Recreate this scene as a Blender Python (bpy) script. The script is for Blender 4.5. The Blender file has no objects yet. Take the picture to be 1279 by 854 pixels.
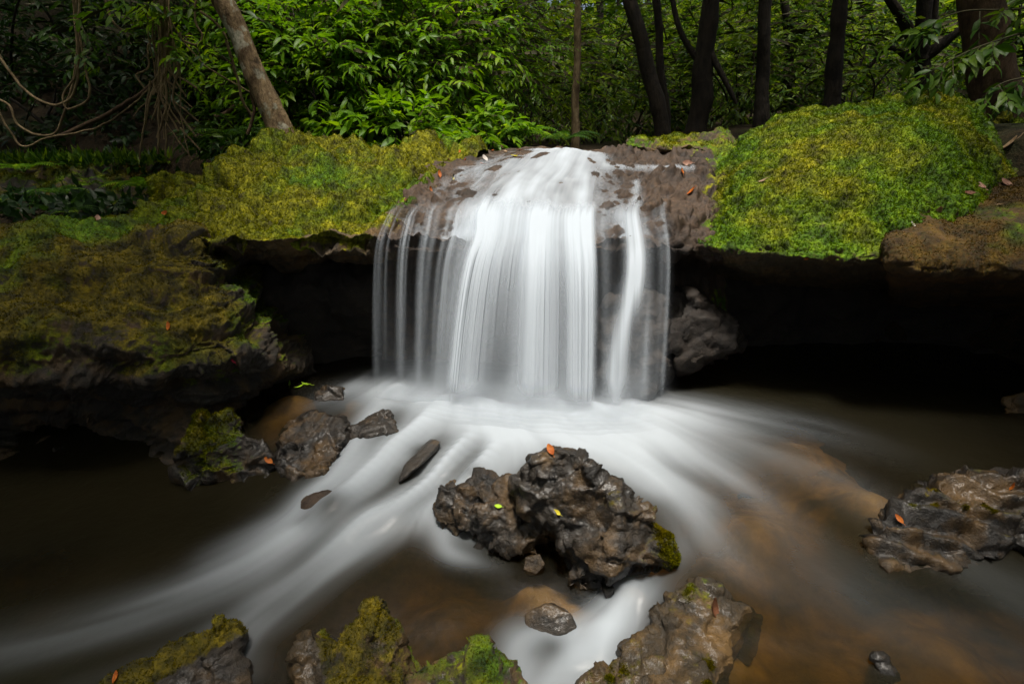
import bpy, bmesh, math, random
import numpy as np
from mathutils import Vector

# ---------------------------------------------------------------- camera, sky, sun, exposure
scn = bpy.context.scene
COL = scn.collection
PITCH = math.radians(21.0); CAMZ = 1.5; FPX = 710.0          # photograph pixels, 1279 x 854
cam_d = bpy.data.cameras.new('camera'); cam = bpy.data.objects.new('camera', cam_d); COL.objects.link(cam)
cam_d.sensor_width = 36.0; cam_d.lens = 36.0 * FPX / 1279.0; cam_d.clip_start = 0.02; cam_d.clip_end = 500
cam.location = (0, 0, CAMZ); cam.rotation_euler = (math.pi / 2 - PITCH, 0, 0)
scn.camera = cam

SUN_EL = math.radians(77); SUN_AZ = math.radians(185)          # azimuth clockwise from +Y
world = bpy.data.worlds.new('World'); scn.world = world; world.use_nodes = True
wn = world.node_tree.nodes; wl = world.node_tree.links; wn.clear()
sky = wn.new('ShaderNodeTexSky'); sky.sky_type = 'NISHITA'; sky.sun_disc = False
sky.sun_elevation = SUN_EL; sky.sun_rotation = SUN_AZ; sky.dust_density = 8.0; sky.air_density = 0.7; sky.ozone_density = 0.5
wb = wn.new('ShaderNodeBackground'); wb.inputs['Strength'].default_value = 0.05
wo = wn.new('ShaderNodeOutputWorld'); wl.new(sky.outputs[0], wb.inputs[0]); wl.new(wb.outputs[0], wo.inputs[0])
sl = bpy.data.lights.new('sun', 'SUN'); sl.energy = 1.5; sl.angle = math.radians(11); sl.color = (1.0, 0.95, 0.86)
so = bpy.data.objects.new('sun', sl); COL.objects.link(so)
sdir = Vector((math.sin(SUN_AZ) * math.cos(SUN_EL), math.cos(SUN_AZ) * math.cos(SUN_EL), math.sin(SUN_EL)))
so.rotation_euler = sdir.to_track_quat('Z', 'Y').to_euler(); so.location = (0, 0, 20)
vs = scn.view_settings; vs.view_transform = 'Standard'; vs.look = 'None'; vs.gamma = 1.0; vs.use_curve_mapping = False
vs.exposure = 1.75
scn.cycles.transparent_max_bounces = 24; scn.cycles.max_bounces = 7; scn.cycles.diffuse_bounces = 3
scn.cycles.glossy_bounces = 3; scn.cycles.use_denoising = True
scn.cycles.caustics_reflective = False; scn.cycles.caustics_refractive = False

rng = np.random.default_rng(7); random.seed(7)

# ---------------------------------------------------------------- pixel -> place helpers
cp, sp_ = math.cos(PITCH), math.sin(PITCH)
def ray(px, py):
    dx = (px - 639.5) / FPX; dy = (427.0 - py) / FPX
    return np.array([dx, cp + dy * sp_, -sp_ + dy * cp])
def PY(px, py, Y):                      # point on that ray at forward distance Y
    r = ray(px, py); return np.array([0, 0, CAMZ]) + r * (Y / r[1])
def PZ(px, py, z):                      # point on that ray at height z
    r = ray(px, py); return np.array([0, 0, CAMZ]) + r * ((z - CAMZ) / r[2])
def proj(P):
    P = np.asarray(P, float); d = P - np.array([0, 0, CAMZ])
    w = d[..., 1] * cp - d[..., 2] * sp_; v = d[..., 1] * sp_ + d[..., 2] * cp
    w = np.where(np.abs(w) < 1e-3, 1e-3, w)
    return 639.5 + FPX * d[..., 0] / w, 427.0 - FPX * v / w
def sstep(a, b, x):
    t = np.clip((x - a) / (b - a), 0, 1); return t * t * (3 - 2 * t)

# ---------------------------------------------------------------- noise
def _hash(i, j, k, seed):
    with np.errstate(over='ignore'):
        h = (i.astype(np.uint32) * np.uint32(374761393) + j.astype(np.uint32) * np.uint32(668265263)
             + k.astype(np.uint32) * np.uint32(2147483647) + np.uint32(seed) * np.uint32(1274126177))
        h = (h ^ (h >> np.uint32(13))) * np.uint32(1274126177)
        h = h ^ (h >> np.uint32(16)); h = h * np.uint32(2246822519); h ^= h >> np.uint32(13)
    return h
def noise(P, seed=0):
    P = np.asarray(P, float); F = np.floor(P); I = F.astype(np.int64); f = P - F
    u = f * f * f * (f * (f * 6 - 15) + 10); out = 0
    for a in (0, 1):
        for b in (0, 1):
            for c in (0, 1):
                h = _hash(I[:, 0] + a, I[:, 1] + b, I[:, 2] + c, seed)
                gx = (h & np.uint32(1023)).astype(float) / 511.5 - 1
                gy = ((h >> np.uint32(10)) & np.uint32(1023)).astype(float) / 511.5 - 1
                gz = ((h >> np.uint32(20)) & np.uint32(1023)).astype(float) / 511.5 - 1
                d = gx * (f[:, 0] - a) + gy * (f[:, 1] - b) + gz * (f[:, 2] - c)
                w = (u[:, 0] if a else 1 - u[:, 0]) * (u[:, 1] if b else 1 - u[:, 1]) * (u[:, 2] if c else 1 - u[:, 2])
                out = out + w * d
    return out * 1.1
def fbm(P, scale, oct=4, seed=0, gain=0.5):
    out = 0; a = 1; P = np.asarray(P, float) * np.asarray(scale, float)
    for o in range(oct):
        out = out + a * noise(P * (2.03 ** o) + 17.3 * o, seed + o); a *= gain
    return out
def ridged(P, scale, oct=3, seed=0):
    out = 0; a = 1; P = np.asarray(P, float) * np.asarray(scale, float)
    for o in range(oct):
        out = out + a * (1 - 2.2 * np.abs(noise(P * (2.1 ** o) + 9.1 * o, seed + o))); a *= 0.5
    return out / 1.75

def facets(P, scale, seed=0, tilt=1.0):
    """broken stone: every Voronoi cell is a small plane of its own tilt; returns about -0.5..0.5"""
    Q = np.asarray(P, float) * scale; I = np.floor(Q).astype(np.int64); best = np.full(len(Q), 1e9); val = np.zeros(len(Q))
    for a in (-1, 0, 1):
        for b in (-1, 0, 1):
            for c in (-1, 0, 1):
                J = I + np.array([a, b, c]); h = _hash(J[:, 0], J[:, 1], J[:, 2], seed); h2 = _hash(J[:, 0], J[:, 1], J[:, 2], seed + 101)
                g = lambda h, k: ((h >> np.uint32(k)) & np.uint32(1023)).astype(float) / 1023.0
                d = Q - (J + np.stack([g(h, 0), g(h, 10), g(h, 20)], 1)); d2 = (d * d).sum(1); m = d2 < best
                v = (d * (np.stack([g(h2, 0), g(h2, 10), g(h2, 20)], 1) - 0.5)).sum(1) * tilt * 1.6 + (g(h2, 5) - 0.5) * 0.7
                val = np.where(m, v, val); best = np.where(m, d2, best)
    return np.clip(val, -0.8, 0.8)
def billow(P, scale, oct=3, seed=0):
    out = 0; a = 1; P = np.asarray(P, float) * np.asarray(scale, float)
    for o in range(oct):
        out = out + a * (2.6 * np.abs(noise(P * (2.1 ** o) + 5.7 * o, seed + o)) - 0.5); a *= 0.5
    return out

# ---------------------------------------------------------------- mesh helpers
def mesh_np(name, V, faces, attrs=None, smooth=True):
    """faces: list of (n,k) int arrays."""
    m = bpy.data.meshes.new(name); V = np.asarray(V, np.float32)
    m.vertices.add(len(V)); m.vertices.foreach_set('co', V.ravel())
    faces = [np.asarray(f, np.int32) for f in faces if len(f)]
    loops = np.concatenate([f.ravel() for f in faces])
    sizes = np.concatenate([np.full(len(f), f.shape[1], np.int32) for f in faces])
    starts = np.concatenate([[0], np.cumsum(sizes)[:-1]]).astype(np.int32)
    m.loops.add(len(loops)); m.loops.foreach_set('vertex_index', loops)
    m.polygons.add(len(sizes)); m.polygons.foreach_set('loop_start', starts)
    m.update(calc_edges=True); m.validate()
    if smooth: m.polygons.foreach_set('use_smooth', np.ones(len(m.polygons), bool))
    for k, a in (attrs or {}).items():
        at = m.attributes.new(k, 'FLOAT', 'POINT'); at.data.foreach_set('value', np.asarray(a, np.float32))
    return m
def obj(name, mesh, mat=None, parent=None, **kw):
    o = bpy.data.objects.new(name, mesh); COL.objects.link(o)
    if mat is not None and mesh is not None and not mesh.materials: mesh.materials.append(mat)
    if parent is not None:
        o.parent = parent; o.matrix_parent_inverse = parent.matrix_world.inverted()
    for k, v in kw.items(): o[k] = v
    return o
def empty(name, loc, label, category, group=None):
    o = bpy.data.objects.new(name, None); COL.objects.link(o); o.location = loc; o.empty_display_size = 0.05
    from mathutils import Matrix
    o.matrix_world = Matrix.Translation(Vector(loc))
    o['label'] = label; o['category'] = category
    if group: o['group'] = group
    return o
def cr(A, n):
    """Catmull-Rom along axis 0 to n samples."""
    A = np.asarray(A, float); k = len(A); t = np.linspace(0, k - 1, n); i = np.minimum(t.astype(int), k - 2); f = (t - i)
    f = f.reshape((-1,) + (1,) * (A.ndim - 1))
    p1 = A[i]; p2 = A[i + 1]
    p0 = np.where((i > 0).reshape(f.shape), A[np.maximum(i - 1, 0)], 2 * p1 - p2)
    p3 = np.where((i < k - 2).reshape(f.shape), A[np.minimum(i + 2, k - 1)], 2 * p2 - p1)
    return 0.5 * (2 * p1 + (p2 - p0) * f + (2 * p0 - 5 * p1 + 4 * p2 - p3) * f ** 2 + (3 * p1 - p0 - 3 * p2 + p3) * f ** 3)
def grid_faces(nu, nv):
    i = np.arange(nu * nv).reshape(nu, nv)
    return np.stack([i[:-1, :-1].ravel(), i[1:, :-1].ravel(), i[1:, 1:].ravel(), i[:-1, 1:].ravel()], 1)
def grid_normals(G):
    du = np.gradient(G, axis=0); dv = np.gradient(G, axis=1); n = np.cross(du, dv)
    return n / (np.linalg.norm(n, axis=2, keepdims=True) + 1e-9)
def loft(cols, nu, nv):
    C = np.array([[PY(*p) for p in c] for c in cols]); return cr(cr(C, nu).swapaxes(0, 1), nv).swapaxes(0, 1)
def vnormals(V, F):
    N = np.zeros_like(V)
    for f in F:
        n = np.cross(V[f[:, 1]] - V[f[:, 0]], V[f[:, -1]] - V[f[:, 0]])
        for k in range(f.shape[1]): np.add.at(N, f[:, k], n)
    return N / (np.linalg.norm(N, axis=1, keepdims=True) + 1e-9)
def tube(path, rad, sides=8, wob=0.0, seed=0):
    path = np.asarray(path, float); n = len(path); rad = np.broadcast_to(np.asarray(rad, float), (n,))
    T = np.gradient(path, axis=0); T /= np.linalg.norm(T, axis=1, keepdims=True) + 1e-9
    ref = np.array([0.31, 0.93, 0.12]); ref = np.where(np.abs(T @ ref)[:, None] > 0.95, np.array([[1.0, 0, 0]]), ref[None])
    A = np.cross(T, ref); A /= np.linalg.norm(A, axis=1, keepdims=True) + 1e-9; B = np.cross(T, A)
    ang = np.linspace(0, 2 * math.pi, sides, endpoint=False)
    ring = np.cos(ang)[None, :, None] * A[:, None] + np.sin(ang)[None, :, None] * B[:, None]
    V = (path[:, None] + ring * rad[:, None, None]).reshape(-1, 3)
    if wob: V = V + ring.reshape(-1, 3) * (fbm(V, 1 / (4 * rad.mean()), 3, seed) * wob * rad.repeat(sides))[:, None]
    i = np.arange(n * sides).reshape(n, sides); j = np.roll(i, -1, 1)
    return V, np.stack([i[:-1].ravel(), j[:-1].ravel(), j[1:].ravel(), i[1:].ravel()], 1)
def merge(parts):
    V = []; F = []; o = 0
    for v, f in parts: V.append(v); F.append(f + o); o += len(v)
    return np.concatenate(V), np.concatenate(F)

# ---------------------------------------------------------------- materials
class NT:
    def __init__(s, name):
        s.m = bpy.data.materials.new(name); s.m.use_nodes = True; s.t = s.m.node_tree; s.t.nodes.clear()
        s.out = s.n('ShaderNodeOutputMaterial')
    def n(s, t, **kw):
        x = s.t.nodes.new(t)
        for k, v in kw.items(): setattr(x, k, v)
        return x
    def l(s, a, b): s.t.links.new(a, b)
    def set(s, sock, v):
        if hasattr(v, 'is_output'): s.l(v, sock)
        elif isinstance(v, (tuple, list)): sock.default_value = tuple(v) + ((1,) if len(v) == 3 and len(sock.default_value) == 4 else ())
        else: sock.default_value = v
    def pos(s, scale=(1, 1, 1)):
        g = s.n('ShaderNodeNewGeometry')
        if scale == (1, 1, 1): return g.outputs['Position']
        m = s.n('ShaderNodeVectorMath', operation='MULTIPLY'); s.l(g.outputs['Position'], m.inputs[0]); m.inputs[1].default_value = scale
        return m.outputs[0]
    def noise(s, sc, det=4, rough=0.55, vec=None, dist=0.0):
        x = s.n('ShaderNodeTexNoise'); x.inputs['Scale'].default_value = sc; x.inputs['Detail'].default_value = det
        x.inputs['Roughness'].default_value = rough; x.inputs['Distortion'].default_value = dist
        s.l(vec if vec is not None else s.pos(), x.inputs['Vector']); return x.outputs['Fac']
    def ramp(s, fac, stops, interp='LINEAR'):
        x = s.n('ShaderNodeValToRGB'); x.color_ramp.interpolation = interp; e = x.color_ramp.elements
        while len(e) < len(stops): e.new(0.5)
        for k, (p, c) in enumerate(stops):
            e[k].position = p; e[k].color = (c, c, c, 1) if not isinstance(c, tuple) else c + (1,)
        s.l(fac, x.inputs[0]); return x.outputs[0]
    def mix(s, f, a, b, mode='MIX'):
        x = s.n('ShaderNodeMix', data_type='RGBA', blend_type=mode); x.clamp_factor = True
        s.set(x.inputs[0], f); s.set(x.inputs[6], a); s.set(x.inputs[7], b); return x.outputs[2]
    def math(s, op, a, b=0.0, c=None, clamp=False):
        x = s.n('ShaderNodeMath', operation=op); x.use_clamp = clamp; s.set(x.inputs[0], a); s.set(x.inputs[1], b)
        if c is not None: s.set(x.inputs[2], c)
        return x.outputs[0]
    def attr(s, name): return s.n('ShaderNodeAttribute', attribute_name=name).outputs['Fac']
    def bump(s, h, strength=0.5, dist=0.01, normal=None):
        x = s.n('ShaderNodeBump'); x.inputs['Strength'].default_value = strength; x.inputs['Distance'].default_value = dist
        s.l(h, x.inputs['Height'])
        if normal is not None: s.l(normal, x.inputs['Normal'])
        return x.outputs[0]
    def prin(s, col, rough=0.6, normal=None, spec=0.5, **kw):
        x = s.n('ShaderNodeBsdfPrincipled'); s.set(x.inputs['Base Color'], col); s.set(x.inputs['Roughness'], rough)
        s.set(x.inputs['Specular IOR Level'], spec)
        for k, v in kw.items(): s.set(x.inputs[k], v)
        if normal is not None: s.l(normal, x.inputs['Normal'])
        return x.outputs[0]
    def mixs(s, f, a, b):
        x = s.n('ShaderNodeMixShader'); s.set(x.inputs[0], f); s.l(a, x.inputs[1]); s.l(b, x.inputs[2]); return x.outputs[0]
    def end(s, sh): s.l(sh, s.out.inputs['Surface']); return s.m

def moss_colour(n, kind='mixed'):
    big = n.noise(1.3, 3, 0.6); mid = n.noise(11, 4, 0.65); fine = n.noise(60, 4, 0.7)
    green = n.ramp(mid, [(0.34, (0.014, 0.040, 0.0008)), (0.5, (0.068, 0.150, 0.0012)), (0.68, (0.175, 0.285, 0.003))])
    olive = n.ramp(mid, [(0.34, (0.036, 0.033, 0.0016)), (0.5, (0.150, 0.156, 0.0020)), (0.68, (0.320, 0.300, 0.004))])
    gold = n.ramp(mid, [(0.36, (0.014, 0.011, 0.001)), (0.5, (0.078, 0.062, 0.002)), (0.70, (0.200, 0.150, 0.003))])
    rust = n.ramp(mid, [(0.34, (0.022, 0.011, 0.0024)), (0.52, (0.076, 0.040, 0.004)), (0.72, (0.144, 0.086, 0.006))])
    lo, hi = {'mixed': (0.44, 0.60), 'green': (0.40, 0.56), 'gold': (0.46, 0.62), 'rust': (0.62, 0.74)}[kind]
    c = n.mix(n.ramp(big, [(lo, 0.0), (hi, 1.0)]), {'gold': gold, 'rust': rust}.get(kind, olive), green)
    return n.mix(n.ramp(fine, [(0.32, 0.8), (0.56, 0.0)]), c, (0.022, 0.024, 0.002))
def mat_rock(name, dark, lightc, wet=0.0, yellow=0.0, kind='mixed'):
    n = NT(name); moss = n.attr('moss')
    a = n.noise(3.0, 5, 0.6); b = n.noise(22, 5, 0.65); c = n.noise(110, 4, 0.7)
    col = n.mix(n.ramp(b, [(0.3, 0.0), (0.72, 1.0)]), dark, lightc)
    col = n.mix(n.ramp(a, [(0.45, 0.0), (0.65, 0.8)]), col, tuple(0.45 * x for x in dark))
    if yellow: col = n.mix(n.math('MULTIPLY', n.ramp(n.noise(5.5, 4), [(0.48, 0.0), (0.66, 1.0)]), yellow), col, (0.16, 0.085, 0.018))
    col = n.mix(n.math('MULTIPLY', n.ramp(c, [(0.6, 0.0), (0.75, 1.0)]), 0.35), col, tuple(min(0.6, 2.2 * x) for x in lightc))
    mc = moss_colour(n, kind)
    mf = n.math('ADD', moss, n.math('MULTIPLY', n.math('SUBTRACT', n.noise(35, 4, 0.7), 0.5), 0.9))
    mf = n.ramp(mf, [(0.42, 0.0), (0.60, 1.0)])
    col = n.mix(mf, col, mc)
    h = n.math('ADD', n.math('MULTIPLY', b, 0.6), n.math('MULTIPLY', c, 0.4))
    nb = n.bump(h, 0.9, 0.02)
    cn = n.bump(b, 0.5, 0.015); nb = n.bump(n.noise(160, 3, 0.7), 0.4, 0.006, nb)
    rough = n.math('ADD', n.math('MULTIPLY', mf, 0.5), n.ramp(b, [(0.35, 0.80 - 0.45 * wet), (0.65, 0.90 - 0.38 * wet)]), clamp=True)
    kw = {}
    if wet > .5: kw = {'Coat Weight': n.math('MULTIPLY', n.math('SUBTRACT', 1.0, mf), n.ramp(n.noise(7, 3), [(0.42, 0.05), (0.62, 0.45)])), 'Coat Roughness': 0.22, 'Coat Normal': cn}
    return n.end(n.prin(col, rough, nb, 0.5, **kw))
def mat_moss_blade(kind):
    n = NT('moss_fibre_' + kind); c = moss_colour(n, kind)
    t = n.attr('tint'); c = n.mix(n.math('MULTIPLY', t, 0.4), c, {'mixed': (0.25, 0.25, 0.006), 'green': (0.17, 0.24, 0.005), 'gold': (0.21, 0.165, 0.005), 'rust': (0.14, 0.08, 0.007)}[kind])
    d = n.n('ShaderNodeBsdfDiffuse'); n.l(c, d.inputs[0]); tr = n.n('ShaderNodeBsdfTranslucent'); n.l(c, tr.inputs[0])
    return n.end(n.mixs(0.3, d.outputs[0], tr.outputs[0]))
def mat_leaf(name, c0, c1, c2, trans=0.45, rough=0.45):
    n = NT(name); t = n.attr('tint')
    c = n.ramp(t, [(0.0, c0), (0.55, c1), (1.0, c2)])
    c = n.mix(n.ramp(n.noise(14, 2), [(0.35, 0.0), (0.7, 0.25)]), c, tuple(0.5 * x for x in c0))
    p = n.prin(c, rough, spec=0.35); tr = n.n('ShaderNodeBsdfTranslucent')
    n.l(n.mix(1.0, c, (1.25, 1.2, 0.5), 'MULTIPLY'), tr.inputs[0])
    return n.end(n.mixs(trans, p, tr.outputs[0]))
def mat_bark(name, dark, lightc, patch=0.0):
    n = NT(name); v = n.pos((1, 1, 0.35)); a = n.noise(18, 5, 0.65, v); b = n.noise(60, 4, 0.7, v)
    c = n.mix(n.ramp(a, [(0.35, 0.0), (0.65, 1.0)]), dark, lightc)
    c = n.mix(n.ramp(n.noise(7, 3, 0.6), [(0.54, 0.0), (0.60, patch)]), c, (0.30, 0.29, 0.22))
    c = n.mix(n.ramp(n.noise(4.2, 4, 0.6), [(0.52, 0.0), (0.62, 0.8 if patch else 0.4)]), c, tuple(0.3 * x for x in dark))
    return n.end(n.prin(c, 0.85, n.bump(n.math('ADD', a, n.math('MULTIPLY', b, 0.5)), 0.9, 0.03), 0.25))
def mat_plain(name, c0, c1, sc=12, rough=0.7, trans=0.0):
    n = NT(name); c = n.mix(n.ramp(n.noise(sc, 3), [(0.35, 0.0), (0.65, 1.0)]), c0, c1); p = n.prin(c, rough, n.bump(n.noise(sc * 4, 3), 0.4, 0.01), 0.3)
    if trans:
        tr = n.n('ShaderNodeBsdfTranslucent'); n.l(c, tr.inputs[0]); p = n.mixs(trans, p, tr.outputs[0])
    return n.end(p)
def mat_pool():
    n = NT('pool_water'); foam = n.attr('foam'); dep = n.attr('depth')
    T = n.n('ShaderNodeCombineColor')
    for k, s in enumerate((3.2, 4.0, 7.0)):
        n.l(n.math('EXPONENT', n.math('MULTIPLY', dep, -s)), T.inputs[k])
    tr = n.n('ShaderNodeBsdfTransparent'); n.l(T.outputs[0], tr.inputs[0])
    murk = n.n('ShaderNodeBsdfDiffuse'); murk.inputs[0].default_value = (0.018, 0.015, 0.006, 1)
    body = n.mixs(n.math('SUBTRACT', 1.0, n.math('EXPONENT', n.math('MULTIPLY', dep, -2.2))), tr.outputs[0], murk.outputs[0])
    nb = n.bump(n.noise(9, 4, 0.6), 0.25, 0.02)
    fr = n.n('ShaderNodeFresnel'); fr.inputs['IOR'].default_value = 1.33; n.l(nb, fr.inputs['Normal'])
    gl = n.n('ShaderNodeBsdfGlossy'); gl.inputs['Roughness'].default_value = 0.3; n.l(nb, gl.inputs['Normal'])
    w = n.mixs(fr.outputs[0], body, gl.outputs[0])
    fd = n.n('ShaderNodeBsdfDiffuse'); fd.inputs[0].default_value = (0.50, 0.555, 0.61, 1)
    ft = n.n('ShaderNodeBsdfTranslucent'); ft.inputs[0].default_value = (0.50, 0.555, 0.61, 1)
    return n.end(n.mixs(foam, w, n.mixs(0.3, fd.outputs[0], ft.outputs[0])))
def froth_normal(n, up=0.75):
    g = n.n('ShaderNodeNewGeometry'); a = n.n('ShaderNodeVectorMath', operation='SCALE'); n.l(g.outputs['Normal'], a.inputs[0]); a.inputs['Scale'].default_value = 1 - up
    b = n.n('ShaderNodeVectorMath', operation='ADD'); n.l(a.outputs[0], b.inputs[0]); b.inputs[1].default_value = (0, -0.25, up)
    c = n.n('ShaderNodeVectorMath', operation='NORMALIZE'); n.l(b.outputs[0], c.inputs[0]); return c.outputs[0]
def mat_fall():
    n = NT('falling_water'); d = n.attr('veil')
    tr = n.n('ShaderNodeBsdfTransparent')
    fd = n.n('ShaderNodeBsdfDiffuse'); fd.inputs[0].default_value = (0.46, 0.515, 0.575, 1)
    ft = n.n('ShaderNodeBsdfTranslucent'); ft.inputs[0].default_value = (0.46, 0.515, 0.575, 1)
    fnn = froth_normal(n); n.l(fnn, fd.inputs['Normal'])
    return n.end(n.mixs(d, tr.outputs[0], n.mixs(0.18, fd.outputs[0], ft.outputs[0])))
def mat_bed():
    n = NT('stream_bed_gravel'); a = n.noise(2.2, 4, 0.6); b = n.noise(14, 5, 0.65)
    c = n.mix(n.ramp(b, [(0.3, 0.0), (0.7, 1.0)]), (0.19, 0.105, 0.022), (0.40, 0.235, 0.055))
    c = n.mix(n.ramp(a, [(0.54, 0.0), (0.68, 0.9)]), c, (0.035, 0.026, 0.016))
    vor = n.n('ShaderNodeTexVoronoi'); vor.inputs['Scale'].default_value = 9; n.l(n.pos(), vor.inputs['Vector'])
    c = n.mix(n.ramp(vor.outputs['Distance'], [(0.3, 0.0), (0.65, 0.35)]), c, (0.05, 0.036, 0.018))
    return n.end(n.prin(c, 0.6, n.bump(b, 0.8, 0.02), 0.3))
def mat_ground():
    n = NT('forest_floor'); a = n.noise(0.8, 4, 0.6); b = n.noise(16, 5, 0.7)
    c = n.mix(n.ramp(b, [(0.35, 0.0), (0.65, 1.0)]), (0.008, 0.006, 0.003), (0.036, 0.023, 0.010))
    c = n.mix(n.ramp(a, [(0.5, 0.0), (0.65, 0.6)]), c, (0.020, 0.032, 0.006))
    return n.end(n.prin(c, 0.9, n.bump(b, 0.9, 0.05), 0.2))

M = dict(
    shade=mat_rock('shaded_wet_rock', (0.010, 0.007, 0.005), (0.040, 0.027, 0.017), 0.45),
    brown=mat_rock('brown_wet_rock', (0.020, 0.011, 0.006), (0.090, 0.053, 0.028), 0.5),
    ledge=mat_rock('ledge_rock', (0.030, 0.022, 0.013), (0.130, 0.090, 0.045), 0.2, 0.5),
    boulder=mat_rock('boulder_rock', (0.030, 0.022, 0.013), (0.110, 0.085, 0.040), 0.1, 0.4, 'green'),
    bank=mat_rock('bank_rock', (0.010, 0.008, 0.006), (0.055, 0.040, 0.024), 0.3, 0.4, 'gold'),
    rust=mat_rock('rusty_rock', (0.020, 0.012, 0.004), (0.090, 0.048, 0.012), 0.1, 0.5, 'rust'),
    dark=mat_rock('dark_wet_rock', (0.006, 0.005, 0.004), (0.040, 0.029, 0.018), 0.9, 0.5, 'gold'),
    ochre=mat_rock('ochre_wet_rock', (0.018, 0.012, 0.005), (0.068, 0.040, 0.010), 0.6, 0.7, 'gold'),
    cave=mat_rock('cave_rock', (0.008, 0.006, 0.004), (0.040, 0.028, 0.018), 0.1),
    moss=mat_moss_blade('mixed'), moss_green=mat_moss_blade('green'), moss_gold=mat_moss_blade('gold'), moss_rust=mat_moss_blade('rust'), pool=mat_pool(), fall=mat_fall(), bed=mat_bed(), ground=mat_ground(),
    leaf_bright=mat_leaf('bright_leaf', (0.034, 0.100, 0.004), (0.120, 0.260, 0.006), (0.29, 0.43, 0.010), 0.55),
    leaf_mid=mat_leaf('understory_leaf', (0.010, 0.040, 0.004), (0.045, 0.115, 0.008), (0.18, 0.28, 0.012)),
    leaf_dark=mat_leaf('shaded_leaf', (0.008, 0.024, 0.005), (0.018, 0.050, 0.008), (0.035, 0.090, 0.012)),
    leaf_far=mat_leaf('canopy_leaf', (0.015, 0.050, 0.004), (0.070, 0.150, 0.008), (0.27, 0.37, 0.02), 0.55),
    bark_pale=mat_bark('mottled_bark', (0.075, 0.048, 0.024), (0.260, 0.185, 0.100), 0.9),
    bark_tan=mat_bark('tan_bark', (0.090, 0.060, 0.030), (0.240, 0.180, 0.100)),
    bark_dark=mat_bark('dark_bark', (0.010, 0.008, 0.006), (0.032, 0.024, 0.016)),
    bark_brown=mat_bark('brown_bark', (0.050, 0.030, 0.017), (0.120, 0.075, 0.042)),
    vine=mat_bark('vine_bark', (0.120, 0.080, 0.040), (0.300, 0.220, 0.120)),
    twig=mat_plain('twig', (0.03, 0.03, 0.012), (0.07, 0.06, 0.025)),
)
for nm, c0, c1 in (('orange', (0.34, 0.07, 0.010), (0.52, 0.16, 0.02)), ('pink', (0.28, 0.14, 0.09), (0.46, 0.27, 0.20)), ('yellow', (0.60, 0.50, 0.03), (0.70, 0.62, 0.06)),
                   ('tan', (0.30, 0.19, 0.10), (0.42, 0.30, 0.19)), ('brown', (0.12, 0.05, 0.025), (0.22, 0.09, 0.045)), ('red', (0.55, 0.02, 0.06), (0.60, 0.05, 0.10)),
                   ('lime', (0.38, 0.60, 0.02), (0.45, 0.68, 0.04)), ('white', (0.55, 0.5, 0.46), (0.66, 0.6, 0.56))):
    M['fl_' + nm] = mat_plain('fallen_leaf_' + nm, c0, c1, 40, 0.5, 0.25)

# ---------------------------------------------------------------- water level, stream bed, ground
WCTRL = [(560, 500, 0), (640, 505, 0), (700, 520, 0), (850, 520, 0), (450, 490, 0), (340, 510, 0), (400, 500, 0), (1000, 540, 0), (1150, 580, 0), (1400, 600, 0),
         (480, 545, -.01), (600, 560, -.01), (700, 560, -.01), (400, 600, -.08), (500, 620, -.07), (440, 580, -.04), (340, 660, -.14), (200, 650, -.15), (50, 650, -.15), (-200, 700, -.15),
         (0, 850, -.15), (200, 800, -.15), (300, 740, -.15), (480, 700, -.13), (560, 740, -.14), (640, 690, -.13), (620, 800, -.16), (700, 800, -.2), (660, 850, -.2),
         (765, 775, -.15), (800, 715, -.08), (850, 700, -.05), (880, 640, -.03), (950, 760, -.06), (1200, 800, -.08), (1279, 640, -.05), (1000, 700, -.05), (500, 850, -.18), (1000, 850, -.1)]
_wc = np.array([PZ(a, b, z) for a, b, z in WCTRL])
def water_z(x, y):
    x = np.asarray(x, float); y = np.asarray(y, float); num = 0; den = 0
    for c in _wc:
        w = 1.0 / ((x - c[0]) ** 2 + (y - c[1]) ** 2 + 0.012) ** 2; num = num + w * c[2]; den = den + w
    return num / den
SHOAL = [(360, 500, .30, .05), (335, 528, .20, .06), (440, 505, .2, .06), (950, 640, .26, .10), (900, 690, .18, .14), (700, 725, .18, .075), (670, 700, .14, .08), (1090, 620, .26, .06), (20, 700, .25, .20),
         (1000, 550, .3, .12), (925, 800, .16, .09), (1050, 800, .22, .19), (1180, 760, .22, .17), (560, 710, .2, .17), (1235, 825, .24, .15), (790, 715, .12, .04), (520, 770, .18, .18)]
def depth_at(x, y):
    d = 0.34 + 0.16 * sstep(-1.0, -1.6, x) + 0.07 * fbm(np.stack([x, y, 0 * x], 1), 1.7, 3, 5)
    for px, py, r, m in SHOAL:
        c = PZ(px, py, -0.07); g = np.exp(-((x - c[0]) ** 2 + (y - c[1]) ** 2) / (r * r)); d = d * (1 - g) + m * g
    return np.maximum(d, 0.012)
gx = np.concatenate([np.linspace(-5, -2.6, 30)[:-1], np.linspace(-2.6, 2.9, 350), np.linspace(2.9, 5, 26)[1:]])
gy = np.concatenate([np.linspace(-6, 0.9, 40)[:-1], np.linspace(0.9, 3.4, 205), np.linspace(3.4, 4.3, 20)[1:]])
GX, GY = np.meshgrid(gx, gy, indexing='ij'); wx = GX.ravel(); wy = GY.ravel(); wz = water_z(wx, wy)
wd = depth_at(wx, wy)

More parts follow.
